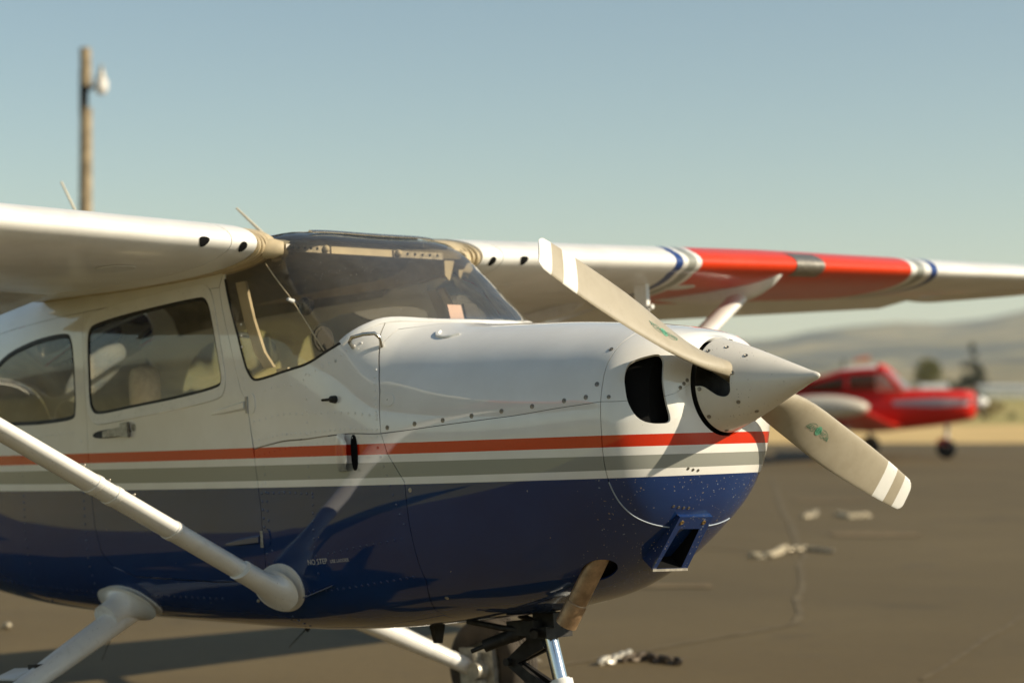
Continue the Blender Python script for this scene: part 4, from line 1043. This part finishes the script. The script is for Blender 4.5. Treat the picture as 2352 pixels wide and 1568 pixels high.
def nose_gear():
    top = Vector((.085, 0, -.70)); ax = Vector((.255, 0, -1)).normalized(); P = lambda d_: top+ax*d_
    g = G(); g.cyl(P(-.05), P(.10), .040, .040, 20); g.box(P(.085), (.10, .13, .04)); leg = g.build('nose_gear_leg', 'dark_steel', plane, 40)
    g = G(); g.cyl(P(.07), P(.262), .026, n=24); g.build('oleo_piston', 'chrome', leg, 40)
    g = G(); g.cyl(P(.258), P(.36), .042, .042, 24); g.cyl(P(.252), P(.26), .032, .036, 24); g.build('lower_barrel', 'white', leg, 40)
    # torque links behind the piston
    k = Vector((-.075, 0, -.885)); g = G()
    for y in (-.028, .028): g.quadbox([P(.09)+Vector((-.02, y-.008, .02)), P(.12)+Vector((-.005, y-.008, -.02)), k+Vector((.016, y*.4-.008, -.012)), k+Vector((-.018, y*.4-.008, .008))], (0, .016, 0))
    g.cyl(k+Vector((0, -.04, 0)), k+Vector((0, .04, 0)), .014); g.build('upper_torque_link', 'dark_steel', leg, 30)
    g = G()
    for y in (-.028, .028): g.quadbox([k+Vector((-.012, y*.4-.008, -.016)), k+Vector((.010, y*.4-.008, .012)), P(.315)+Vector((-.02, y-.008, .02)), P(.34)+Vector((-.03, y-.008, -.012))], (0, .016, 0))
    g.cyl(P(.32)+Vector((-.045, -.05, 0)), P(.32)+Vector((-.045, .05, 0)), .016); g.build('lower_torque_link', 'dark_steel', leg, 30)
    # shimmy damper and steering arms
    g = G(); g.cyl((.06, -.03, -.765), (-.085, -.13, -.822), .024, .022, 16); g.cyl((-.085, -.13, -.822), (-.125, -.155, -.838), .008); g.cyl((.02, -.06, -.78), (-.01, -.08, -.79), .027, .027, 16); g.build('shimmy_damper', 'dark_steel', leg, 40)
    for y in (-.10, .10):
        g = G(); g.tube([(.06, y*.6, -.775), (-.02, y, -.762), (-.16, y*1.3, -.735)], .011, 10); g.build('steering_rod', 'dark_steel', leg)
    g = G(); g.box((.05, 0, -.765), (.13, .17, .05)); g.box((.12, 0, -.742), (.10, .08, .05)); g.cyl((.10, -.07, -.775), (.13, -.10, -.785), .014); g.cyl((-.02, .02, -.77), (-.06, .03, -.79), .016); g.build('steering_collar', 'dark_steel', leg, 30)
    hub = Vector((.215, 0, -1.163)); g = G()
    for y in (-.095, .095): g.quadbox([P(.33)+Vector((-.02, y-.006, .0)), P(.33)+Vector((.04, y-.006, .0)), hub+Vector((.02, y-.006, -.02)), hub+Vector((-.03, y-.006, -.02))], (0, .012, 0))
    g.box(P(.34), (.07, .19, .03)); g.cyl(hub+Vector((0, -.11, 0)), hub+Vector((0, .11, 0)), .014); g.build('nose_fork', 'white', leg, 30)
    wheel(hub, .185, .15, leg, 0)
nose_gear()
# belly fittings: drain mast, venturi stub, aerials
g = G(); g.rings([[(-.46+x*k, y*k, z) for x, y in ((.05, 0), (.0, .018), (-.05, 0), (0, -.018))] for z, k in ((-.735, 1.0), (-.80, .62), (-.822, .5))]); g.build('drain_mast', 'dark_steel', plane)
for x, y, h, l in ((-2.33, -.10, .10, .0), (-1.26, .05, .05, 0)):
    zb = float(loft(x, -85)[2]); g = G(); g.rings([[(x+dx*k-(0 if k > .5 else .0), y+dy*k, z) for dx, dy in ((.045, 0), (0, .008), (-.035, 0), (0, -.008))] for z, k in ((zb+.02, 1.0), (zb-h*.5, .75), (zb-h, .12))]); g.cyl((x-.01, y, zb-h*.8), (x-.12, y, zb-h*2.2), .003, .0015, 6); g.build('belly_aerial', 'dark_steel', plane)
for (x0, z0), (x1, z1), y in (((-1.293, .735), (-1.462-.05, .735+.19), 0), ((-2.45, .66), (-2.83, 1.235), .05)):
    g = G(); g.cyl((x0+.02, y, z0-.05), (x0, y, z0+.03), .020, .012, 12); g.cyl((x0, y, z0+.02), (x1, y, z1), .0085, .0045, 8); g.build('whip_aerial', 'cream', plane)
# tail surfaces (outside the picture, they complete the aircraft)
def fin(name, pts, th, axis):
    g = G(); A = [Vector(p) for p in pts]; t = Vector(axis)*th; g.add([p-t for p in A]+[p+t for p in A], [tuple(range(len(A)-1, -1, -1)), tuple(range(len(A), 2*len(A)))]+[(i, (i+1) % len(A), (i+1) % len(A)+len(A), i+len(A)) for i in range(len(A))])
    return g.build(name, 'white', plane, 30)
fin('tail_fin', [(-4.6, 0, .28), (-5.5, 0, .62), (-6.1, 0, 1.42), (-6.75, 0, 1.42), (-6.5, 0, .15)], .035, (0, 1, 0))
for s in (-1, 1): fin('tailplane', [(-5.35, s*.05, .26), (-5.62, s*1.65, .27), (-6.35, s*1.65, .27), (-6.45, s*.05, .26)], .03, (0, 0, 1))

# ---- cabin
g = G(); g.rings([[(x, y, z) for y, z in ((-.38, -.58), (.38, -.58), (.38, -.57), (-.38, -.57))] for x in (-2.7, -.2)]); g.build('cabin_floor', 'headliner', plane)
g = G()
pan = [(-.44, .10), (-.40, .16), (-.28, .21), (0, .225), (.28, .21), (.40, .16), (.44, .10), (.44, -.45), (-.44, -.45)]
g.rings([[(x, y, z) for y, z in pan] for x in (-.50, -.20)]); ip = g.build('instrument_panel', 'panel', plane, 30)
g = G(); R = []
for x, lift in ((-.56, .012), (-.50, .020), (-.20, .022), (-.12, .0)):
    R.append([(x, y, z+lift) for y, z in [(-.455, .10), (-.41, .165), (-.28, .215), (0, .232), (.28, .215), (.41, .165), (.455, .10)]] + [(x, y, z+lift-.014) for y, z in [(-.455, .10), (-.41, .165), (-.28, .215), (0, .232), (.28, .215), (.41, .165), (.455, .10)][::-1]])
g.rings(R); g.build('glareshield', 'glare', plane, 50)
for y in (-.22, .22):
    g = G(); c = Vector((-.66, y, .02)); g.cyl((-.50, y, .02), c, .012); g.tube([c+Vector((-.01, -.13, .12)), c+Vector((0, -.15, .03)), c+Vector((0, -.10, -.03)), c, c+Vector((0, .10, -.03)), c+Vector((0, .15, .03)), c+Vector((-.01, .13, .12))], .015, 10); g.build('control_yoke', 'panel', plane, 70)
for k, (y, z) in enumerate(((-.34, .08), (-.22, .10), (-.10, .10), (.04, .10), (.18, .10), (.30, .09), (.18, -.03), (.30, -.03))):
    g = G(); g.lathe((-.502, y, z), (-1, 0, 0), [(0, .045), (.006, .045), (.006, .038), (.003, .036), (.003, .001)], 20); g.build('gauge', 'gasket' if k % 2 else 'steel', ip)
def seat(x, y, head):
    g = G(); R = []
    for t_, w, th, dx in ((0, .21, .07, 0), (.10, .225, .075, -.01), (.20, .21, .07, -.05), (.28, .17, .062, -.085), (.34, .13, .052, -.105), (.37, .08, .035, -.113)):
        R.append([(x+dx+math.cos(q)*th, y+math.sin(q)*w*(1 if abs(math.sin(q)) < .9 else .97), -.26+t_) for q in np.linspace(0, 6.283, 21)[:-1]])
    g.rings(R); s = g.build('seat_back', 'seat', plane, 60)
    g = G(); g.rings([[(x+.05+a*.5, y+b_, z) for a, b_ in ((0, -.22), (.86, -.21), (.90, 0), (.86, .21), (0, .22))] for z in (-.40, -.27)]); g.build('seat_cushion', 'seat', s, 50)
    if not head: return
    g = G(); g.rings([[(x-.14+math.cos(q)*.045*k, y+math.sin(q)*.072*k2, z-.20) for q in np.linspace(0, 6.283, 19)[:-1]] for z, k, k2 in ((.335, .5, .75), (.36, 1, 1), (.46, 1, 1), (.50, .8, .85), (.515, .3, .5))]); g.cyl((x-.13, y-.04, .06), (x-.14, y-.04, .17), .007); g.cyl((x-.13, y+.04, .06), (x-.14, y+.04, .17), .007); g.build('headrest', 'seat', s, 60)
seat(-1.72, -.24, True); seat(-1.72, .24, True); seat(-2.55, -.24, False); seat(-2.55, .24, False)
# dark lining overhead, sun visors and their rails behind the screen's upper edge
def lin(X, v): return loft(X, v)-nrm(loft, X, v)*.03
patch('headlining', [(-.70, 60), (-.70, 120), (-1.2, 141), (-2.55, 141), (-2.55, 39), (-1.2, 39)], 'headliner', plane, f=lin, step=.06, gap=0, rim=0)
patch('far_lining', [(-.50, 185), (-.50, 220), (-3.45, 220), (-3.45, 172), (-1.9, 170), (-1.0, 166.5), (-.80, 166)], 'liner', plane, f=lin, step=.06, gap=0, rim=0)
def bulkhead():
    # lining behind the rear seats keeps the tail cone dark
    g = G(); p = [tuple(lin(np.array(-3.47), np.array(v))) for v in np.linspace(-90, 50, 24)]; q = [(a, -b, c) for a, b, c in p[::-1]]; g.add(p+q, [tuple(range(len(p)*2))]); return g.build('rear_bulkhead', 'liner', plane)
bulkhead()
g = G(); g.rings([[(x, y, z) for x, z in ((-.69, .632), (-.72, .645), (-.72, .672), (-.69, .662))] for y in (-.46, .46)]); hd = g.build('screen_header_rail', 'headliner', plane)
for y0, y1, m_, z in ((-.44, -.235, 'steel', .640), (-.225, .075, 'cream', .640), (.085, .34, 'steel', .640)):
    g = G(); g.box((-.685, (y0+y1)/2, z-.002), (.016, y1-y0, .026)); b = g.build('visor_rail', m_, plane)
    if m_ == 'steel':
        for k in range(6):
            h = G(); h.cyl((-.676, y0+.03+(y1-y0-.06)*k/5, z), (-.674, y0+.03+(y1-y0-.06)*k/5, z), .005, n=8); h.build('hole', 'black', b)
        e = y1 if y0 < -.3 else y0
        h = G(); h.ball((-.672, e+(-.02 if y0 < -.3 else .02), z), .014, 12, 8); h.build('knob', 'cream', b)
for y0, y1, zb in ((.36, .425, .55), (.435, .49, .55)):
    g = G(); g.quadbox([(-.70, y0, .66), (-.70, y1, .655), (-.73, y1-.012, zb), (-.72, y0+.02, zb+.02)], (.008, 0, 0)); g.build('sun_visor', 'cream', plane)
# thin door-post lining strips catching the light behind the near screen edge
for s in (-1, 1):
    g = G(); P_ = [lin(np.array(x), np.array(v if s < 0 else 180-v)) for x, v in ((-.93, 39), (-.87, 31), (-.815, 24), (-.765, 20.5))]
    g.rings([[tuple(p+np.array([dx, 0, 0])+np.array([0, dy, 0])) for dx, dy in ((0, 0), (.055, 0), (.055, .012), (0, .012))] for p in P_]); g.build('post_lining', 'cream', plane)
g = G(); g.quadbox([(-.73, -.47, .20), (-.66, -.475, .20), (-.60, -.48, -.10), (-.73, -.48, -.10)], (0, .01, 0)); g.build('kick_panel', 'liner', plane)
# outside-air thermometer through the near side of the screen
p, n = skin((-.575, 36.3)); g = G(); g.cyl(p-n*.005, p+n*.03, .009, .006, 10); g.build('air_thermometer', 'print', windscreen); g = G(); g.lathe(p-n*.06, -n, [(0, .030), (.02, .034), (.024, .030), (.024, .001)], 20); g.build('thermometer_dial', 'steel', windscreen)
g = G(); g.cyl((-.62, -.34, .30), (-.61, -.34, .30), .047, n=24); g.cyl((-.612, -.34, .30), (-.606, -.34, .30), .036, n=24); g.cyl((-.63, -.34, .30), (-.52, -.36, .17), .008); g.build('clip_on_fan', 'panel', plane, 30)
# pale panel standing for a device's reflection in the far part of the screen, and a dark holder beside it
g = G(); g.quadbox([(-.42, .10, .415), (-.42, .17, .415), (-.40, .17, .335), (-.40, .10, .335)], (.004, 0, .001)); g.build('card', 'placard', plane)
g = G(); g.quadbox([(-.422, .18, .42), (-.422, .245, .42), (-.40, .245, .325), (-.40, .18, .325)], (.01, 0, 0)); g.cyl((-.40, .21, .33), (-.36, .21, .24), .01); g.build('phone_holder', 'panel', plane)

# ================================================================== THINGS BEHIND
# ---- wooden light pole
pb = view_pt((195-1176)/5000*35, 35)
pole = empty('light_pole', 'weathered wooden pole with a dusk-to-dawn lamp rising behind the near wing', 'light pole', pb)
M['wood'] = simple('weathered pole wood', (.34, .265, .165), .85, scale=7, var=.35, bump=.3, spec=.2)
M['globe'] = simple('lamp refractor', (.80, .76, .70), .3, var=.06)
g = G(); g.cyl((0, 0, 0), (0, 0, 5.95), .125, .098, 18); g.build('lower_pole', 'wood', pole)
g = G(); g.cyl((-.02, 0, 5.9), (-.02, 0, 6.45), .05, .05, 12); g.box((-.05, -.06, 6.2), (.03, .05, .75)); g.build('steel_bracket', 'dark_steel', pole)
g = G(); g.cyl((-.0, 0, 6.30), (-.03, 0, 6.92), .092, .088, 18); g.build('upper_pole', 'wood', pole)
rv_ = Vector((math.cos(CAM_YAW), math.sin(CAM_YAW), 0))
g = G(); g.tube([(0, 0, 6.2), tuple(rv_*.14+Vector((0, 0, 6.32))), tuple(rv_*.25+Vector((0, 0, 6.46)))], .022, 10); g.build('lamp_arm', 'dark_steel', pole)
c = rv_*.245
g = G(); g.lathe(c+Vector((0, 0, 6.56)), (0, 0, -1), [(0, .03), (.02, .045), (.09, .06), (.14, .085), (.17, .10)], 20, caps=True); lamp = g.build('lamp', 'alu', pole)
g = G(); g.lathe(c+Vector((0, 0, 6.40)), (0, 0, -1), [(0, .10), (.06, .108), (.14, .105), (.20, .085), (.23, .04), (.235, .003)], 22); g.build('refractor', 'globe', lamp)
g = G(); g.cyl(c+Vector((0, 0, 6.55)), c+Vector((0, 0, 6.64)), .035, .03, 12); g.build('photocell', 'steel', lamp)

# ---- the red aircraft on the far side of the apron
sp = view_pt((2257-1176)/5000*44.5, 44.5)
red = empty('red_aircraft', 'small red low-wing aircraft parked beyond the propeller, nose to the right', 'airplane', sp, (0, 0, CAM_YAW-math.radians(19)))
def red_paint():
    t = NT('red aircraft paint'); X, Y, Z = t.xyz()
    band = t.math('MULTIPLY', t.math('LESS_THAN', t.math('ABSOLUTE', t.math('SUBTRACT', Z, t.math('MULTIPLY_ADD', X, .012, 1.16))), t.math('MULTIPLY_ADD', t.math('ABSOLUTE', t.math('ADD', X, .9)), -.05, .095)), t.math('LESS_THAN', X, -.22))
    band = t.math('MULTIPLY', band, t.math('GREATER_THAN', X, -1.75))
    c = t.mix(t.noise(6, 4), (.55, .014, .006), (.62, .018, .008)); c = t.mix(band, c, (.34, .28, .29))
    t.principled(c, .4, 0, None, coat=.25, spec=.2); return t.m
M['rp'] = red_paint(); M['rgl'] = glass('red aircraft canopy', (.90, .90, .85), .55)
def sect(x, w, z0, z1, n=3.0, k=28):
    o = []
    for j in range(k):
        q = 2*math.pi*j/k; c, s = math.cos(q), math.sin(q); r = (abs(c)**n+abs(s)**n)**(-1/n); o.append((x, c*r*w, (z0+z1)/2+s*r*(z1-z0)/2))
    return o
g = G(); g.rings([sect(*a) for a in ((-1.46, .53, .60, 1.42), (-2.0, .56, .57, 1.42), (-3.0, .55, .58, 1.42), (-4.2, .42, .72, 1.42), (-5.6, .24, .93, 1.36), (-7.0, .06, 1.10, 1.30))]); g.build('fuselage', 'rp', red, 50)
g = G(); g.rings([sect(*a) for a in ((-.14, .22, .92, 1.30, 2.3), (-.20, .36, .82, 1.37, 2.6), (-.34, .44, .77, 1.40), (-.85, .50, .68, 1.42), (-1.455, .53, .605, 1.42))]); g.build('cowling', 'rp', red, 50)
M['rgd'] = glass('tinted cabin window', (.22, .21, .16), .06)
g = G(); g.rings([sect(x, w, z0, z1, 2.6) for x, w, z0, z1 in ((-1.50, .44, 1.36, 1.43), (-1.72, .47, 1.36, 1.66), (-1.98, .47, 1.36, 1.86), (-2.12, .47, 1.36, 1.895))], caps=False); can = g.build('windscreen', 'rgl', red, 60)
g = G(); g.rings([sect(x, w, z0, z1, 2.6) for x, w, z0, z1 in ((-2.125, .47, 1.36, 1.895), (-2.20, .47, 1.36, 1.90), (-2.75, .46, 1.36, 1.84), (-3.30, .42, 1.36, 1.68), (-4.1, .26, 1.34, 1.44))], caps=False); g.build('cabin_glazing', 'rgd', red, 60)
for pts, r in (([(-1.62, -.47, 1.44), (-1.98, -.40, 1.82), (-2.1, -.2, 1.90), (-2.1, .2, 1.90), (-1.98, .40, 1.82), (-1.62, .47, 1.44)], .05), ([(-1.95, -.42, 1.80), (-2.75, -.42, 1.76), (-3.35, -.38, 1.60), (-4.1, -.22, 1.42)], .065), ([(-1.95, .42, 1.80), (-2.75, .42, 1.76), (-3.35, .38, 1.60), (-4.1, .22, 1.42)], .065), ([(-2.72, -.47, 1.42), (-2.72, -.41, 1.76)], .05)):
    g = G(); g.tube(pts, r, 10); g.build('canopy_frame', 'rp', can, 70)
g = G(); g.rings([sect(x, w, z0, z1, 2.6) for x, w, z0, z1 in ((-2.12, .38, 1.80, 1.925), (-2.4, .40, 1.78, 1.915), (-2.85, .38, 1.74, 1.85))]); g.build('roof_panel', 'white', can, 60)  # white cap paints the sunlit highlight onto the red roof
M['tip_grey'] = paint_plain('weathered tip paint', (.60, .53, .42), .3)  # shade on the white wing tips put into the colour as grey-tan
def redwing(s):
    R = []
    for y, x0, c, z, th in ((.35, -1.55, 1.75, .66, .23), (1.0, -1.70, 1.58, .72, .21), (4.1, -1.80, 1.55, 1.06, .22)):
        R.append([(x0-c*x, s*y, z+u) for x, u in [(.5*(1-math.cos(q)), math.sin(q)*th*.5*(1.25-.5*(1-math.cos(q))*.5)) for q in np.linspace(0, 2*math.pi, 25)[:-1]]])
    g = G(); g.rings(R); w = g.build('wing', 'rp', red, 60)
    R = []
    for k in range(7):
        q = k/6*math.pi/2; R.append([(-2.57+(p[0]+2.57)*(.55+.45*math.cos(q)), s*(4.102+.24*math.sin(q)), 1.08+(p[2]-1.06)*max(.05, math.cos(q))*1.3) for p in [(-1.62-1.75*.5*(1-math.cos(a)), 0, 1.06+math.sin(a)*.175) for a in np.linspace(0, 2*math.pi, 25)[:-1]]])
    g = G(); g.rings(R); g.build('wing_tip', 'tip_grey', w, 70)
redwing(-1); redwing(1)
g = G(); g.lathe((-.15, 0, 1.15), (1, 0, 0), [(0, .15), (.05, .148), (.15, .11), (.24, .05), (.27, .005)], 24); rprop = g.build('spinner', 'white', red, 50)
for s in (1, -1):
    g = G(); g.rings([[( -.07+dx*.05, dy*.06-s*z*.90, 1.15+s*z*.42) for dx, dy in ((.7, .7), (-.3, .7), (-.7, -.7), (.3, -.7))] for z in (.1, .5, .86)]); g.build('blade', 'steel', rprop, 30)
for y in (-.30, .30):
    g = G(); g.lathe((-.21, y*.6, 1.16), (1, 0, 0), [(0, .10), (.03, .095), (.035, .07), (.02, .001)], 18); g.build('cowl_inlet', 'chrome' if y < 0 else 'black', red)
def rwheel(x, y, r, fair):
    g = G(); g.cyl((x, y, r*1.2), (x+.02, y*.98, .72), .035, .045, 10); leg = g.build('gear_leg', 'white', red)
    g = G(); g.lathe((x, y, r), (0, 1, 0), [(-.07, r*.5), (-.075, r*.8), (-.05, r), (.05, r), (.075, r*.8), (.07, r*.5), (.07, .01)], 24); g.build('tyre', 'gasket', leg, 40)
    if fair: g = G(); g.box((x-.06, y, r*1.75), (.26, .15, .12), taper=.8); g.build('mudguard', 'rp', leg)
rwheel(-.74, 0, .20, True); rwheel(-2.55, -1.45, .21, False); rwheel(-2.55, 1.45, .21, False)
g = G(); g.add([(-6.1, -.03, 1.30), (-6.6, -.03, 2.15), (-7.15, -.03, 2.15), (-7.2, -.03, 1.2), (-6.1, .03, 1.30), (-6.6, .03, 2.15), (-7.15, .03, 2.15), (-7.2, .03, 1.2)], [(0, 1, 2, 3), (7, 6, 5, 4), (0, 4, 5, 1), (1, 5, 6, 2), (2, 6, 7, 3), (3, 7, 4, 0)]); g.build('tail_fin', 'rp', red)
g = G(); g.box((-6.85, 0, 1.28), (.75, 3.0, .06)); g.build('tailplane', 'rp', red)

# ---- trees and shrubs: trunk, limbs and crowns of leaf clumps
M['bark'] = simple('bark', (.09, .065, .04), .9)
def leaf_mat(name, a, b):
    t = NT(name); oi = t.noise(.9, 3); c = t.mix(t.smooth(oi, .3, .7), a, b); t.principled(c, .8, spec=.2); return t.m
M['leaf_dark'] = leaf_mat('conifer needles', (.018, .024, .012), (.036, .042, .020))
M['leaf_olive'] = leaf_mat('olive foliage', (.105, .105, .030), (.155, .145, .045))
M['leaf_green'] = leaf_mat('green foliage', (.045, .065, .022), (.08, .10, .035))
M['leaf_dry'] = leaf_mat('dry brush', (.26, .20, .09), (.34, .27, .13))
def tree(px, dep, h, w, kind, label, cat='tree', mat='leaf_green', n=1900, group=None):
    p = view_pt((px-1176)/5000*dep, dep, -.03); root = empty('conifer_tree' if kind == 'cone' else ('shrub' if cat == 'shrub' else 'broadleaf_tree'), label, cat, p, group=group)
    r = random.Random(int(px*7+dep))
    g = G(); top = h*(.97 if kind == 'cone' else .6); g.tube([(0, 0, -.05), (r.uniform(-.02, .02)*h, 0, top*.5), (0, r.uniform(-.03, .03)*h, top)], [h*.028, h*.018, h*.004], 8)
    for k in range(9):
        z = top*(.3+.65*k/9); a = r.uniform(0, 6.28); L = w*.42*(1-z/h if kind == 'cone' else .8); g.tube([(0, 0, z), (math.cos(a)*L*.6, math.sin(a)*L*.6, z+L*.25), (math.cos(a)*L, math.sin(a)*L, z+L*.5)], [h*.009, h*.006, h*.002], 5)
    g.build('trunk', 'bark', root)
    g = G(); cl = []
    for k in range(26): 
        t = r.random(); a = r.uniform(0, 6.28)
        if kind == 'cone': z = h*(.10+.88*t); R = w*.5*(1-t)**.85*r.uniform(.55, 1.0); s = w*.16*(1.1-t*.8)
        else: z = h*(.32+.55*t); R = w*.40*math.sqrt(max(.05, 1-((t-.45)/.62)**2))*r.uniform(.3, 1); s = w*.17*r.uniform(.7, 1.3)
        cl.append((math.cos(a)*R, math.sin(a)*R, z, s))
    for k in range(n):
        c = r.choice(cl); d = Vector((r.gauss(0, 1), r.gauss(0, 1), r.gauss(0, .8))); d = d.normalized()*c[3]*r.random()**.4; q = Vector(c[:3])+d
        if q.z < .05: q.z = .05+r.random()*.2
        u = Vector((r.gauss(0, 1), r.gauss(0, 1), r.gauss(0, 1))).normalized(); v = u.orthogonal().normalized(); s = w*r.uniform(.026, .055)
        g.add([q+u*s, q+v*s*.6, q-u*s, q-v*s*.6], [(0, 1, 2, 3)])
    g.build('crown', mat, root, smooth=False)
tree(2233, 380, 9.4, 6.0, 'cone', 'tall dark conifer standing just past the nose of the red aircraft', mat='leaf_dark')
tree(2128, 360, 6.9, 5.4, 'round', 'rounded olive green tree rising behind the cowling of the red aircraft', mat='leaf_olive')
tree(2184, 370, 3.2, 2.6, 'round', 'low dark green tree between the olive tree and the conifer', mat='leaf_green', n=700)
tree(1938, 420, 7.2, 3.0, 'cone', 'small dark conifer just past the tip of the spinner, above the red tail', mat='leaf_dark', n=800)
tree(2266, 100, 1.0, 1.7, 'round', 'straw coloured dry bush on the grass in front of the white hangar', 'shrub', 'leaf_dry', 600)
tree(2322, 99, .42, .55, 'round', 'small dark shrub alone on the tan grass at the right edge', 'shrub', 'leaf_green', 300)
# ---- far buildings
def shed(px, dep, w, d, h, rh, wallm, roofm, name, label, ang=0.0):
    p = view_pt((px-1176)/5000*dep, dep, -.03); o = empty(name, label, 'hangar' if 'hangar' in name else 'shed', p, (0, 0, CAM_YAW+ang))
    g = G(); g.box((0, 0, h/2), (w, d, h)); wl = g.build('wall', wallm, o)
    g = G(); e = .25; g.add([(-w/2-e, -d/2-e, h+.01), (w/2+e, -d/2-e, h+.01), (w/2+e, d/2+e, h+.01), (-w/2-e, d/2+e, h+.01), (-w/2-e, 0, h+rh), (w/2+e, 0, h+rh)], [(0, 1, 5, 4), (2, 3, 4, 5), (0, 4, 3), (1, 2, 5), (3, 2, 1, 0)]); g.build('roof', roofm, o, 20)
    for k in range(3):
        g = G(); x = -w/2+w*(k+.5)/3; g.box((x, -d/2-.04, h*.42), (w/3*.78, .08, h*.82)); g.build('door', 'shed_door', wl)
    return o
M['shed_white'] = simple('white sheet wall', (.66, .65, .60), .6, var=.08); M['shed_roof'] = simple('pale sheet roof', (.55, .55, .52), .45, var=.1)
M['shed_door'] = simple('grey hangar door', (.50, .50, .47), .6, var=.1); M['roof_red'] = simple('red roof sheet', (.42, .12, .06), .6, var=.15)
shed(2318, 330, 9.6, 7, 1.55, .45, 'shed_white', 'shed_roof', 'long_hangar', 'long low white hangar right of the dark conifer')
shed(2143, 300, 3.4, 3, 1.5, .6, 'shed_white', 'shed_roof', 'white_shed', 'small pale shed showing just above the red cowling')
# windsock
p = view_pt((2000-1176)/5000*210, 210, -.03); ws_ = empty('windsock', 'faded orange windsock on a thin mast above the red cabin roof', 'windsock', p)
M['orange'] = simple('faded orange cloth', (.62, .21, .11), .9, var=.1)
g = G(); g.cyl((0, 0, 0), (0, 0, 4.4), .045, .03, 8); g.build('mast', 'alu', ws_)
dv = Vector((math.cos(CAM_YAW), math.sin(CAM_YAW), 0)); g = G(); g.tube([Vector((0, 0, 4.3))-dv*.1, Vector((0, 0, 4.25))-dv*.9, Vector((0, 0, 4.05))-dv*1.7], [.30, .24, .14], 14, caps=False); g.build('sock', 'orange', ws_)
# ---- tie-down chains and bits lying on the apron
M['chain'] = simple('weathered galvanised chain', (.36, .31, .22), .5, .5, var=.3)
M['chain_dark'] = simple('rusty chain', (.11, .085, .06), .6, .5, var=.4)
M['cloth'] = simple('bleached rope', (.42, .36, .25), .9, var=.15)
M['shiny'] = simple('bright steel hook', (.55, .51, .43), .45, .5, var=.1)
def chain(pts, label, r=.028, t=.008, mat='chain', hook=None):
    P = [Vector((x, y, 0)) for x, y in pts]; o = empty('tie_down_chain', label, 'chain', P[0], group='tie-down chains on the apron')
    L = [0]
    for a, b in zip(P[:-1], P[1:]): L.append(L[-1]+(b-a).length)
    n = int(L[-1]/(r*1.35)); g = G()
    for k in range(n):
        s = L[-1]*k/max(1, n-1); i = max(0, min(len(P)-2, int(np.searchsorted(L, s))-1)); c = P[i].lerp(P[i+1], (s-L[i])/max(1e-6, L[i+1]-L[i]))-P[0]
        d = (P[i+1]-P[i]).normalized(); nn = Vector((0, 0, 1)).cross(d); up = Vector((0, 0, 1)); tilt = nn*math.cos(.5 if k % 2 else 2.2)+up*math.sin(.5 if k % 2 else 2.2)
        g.tube([c+Vector((0, 0, .018))+d*math.cos(q)*r+tilt*math.sin(q)*r*.6 for q in np.linspace(0, 2*math.pi, 11)], t, 5, caps=False)
    m = g.build('links', mat, o); m['kind'] = 'stuff'
    if hook:
        g = G(); g.tube([(0, 0, .02), (-.10, .02, .03), (-.20, 0, .045), (-.25, .06, .03), (-.20, .10, .025)], .022, 8); g.build('hook', hook, o)
def gp(px, py):
    dep = CAM_POS[2]/((py-892)/5000); return view_pt((px-1176)/5000*dep, dep)
def line(*q): return [(gp(*a).x, gp(*a).y) for a in q]
chain(line((1730, 1280), (1762, 1280), (1785, 1272), (1800, 1262)), 'pale tie-down chain with a bleached rope end, left of a thin grey chain', .04, .017, 'cloth')
chain(line((1800, 1264), (1850, 1262), (1905, 1268)), 'thin grey chain continuing right of the white rope end', .035, .011, 'chain')
chain(line((1925, 1183), (1950, 1188), (1990, 1186)), 'pale chain on the asphalt below the far propeller blade', .042, .018, 'cloth')
chain(line((1848, 1188), (1862, 1186), (1872, 1180)), 'short tan rope end left of the pale chain below the propeller', .045, .02, 'chain')
chain(line((1440, 1518), (1480, 1512), (1520, 1520), (1550, 1524)), 'dark chain heap at the bottom edge right of the nose wheel', .036, .013, 'chain_dark')
chain(line((1385, 1524), (1408, 1520), (1440, 1508)), 'bright steel chain left of the dark heap by the nose wheel', .034, .014, 'shiny')
p = gp(20, 1442); g = G(); g.ball((0, 0, .02), .028, 10, 7, (1, 1, .8)); o = g.build('pebble', 'chain'); o.location = p; tag(o, 'single pale pebble on the asphalt at the left edge', 'stone')
p = gp(1232, 1520); g = G(); g.ball((0, 0, .012), .022, 10, 7, (1.3, 1, .6)); o = g.build('pebble', 'chain'); o.location = p; tag(o, 'small tan pebble on the asphalt beside the nose wheel', 'stone')
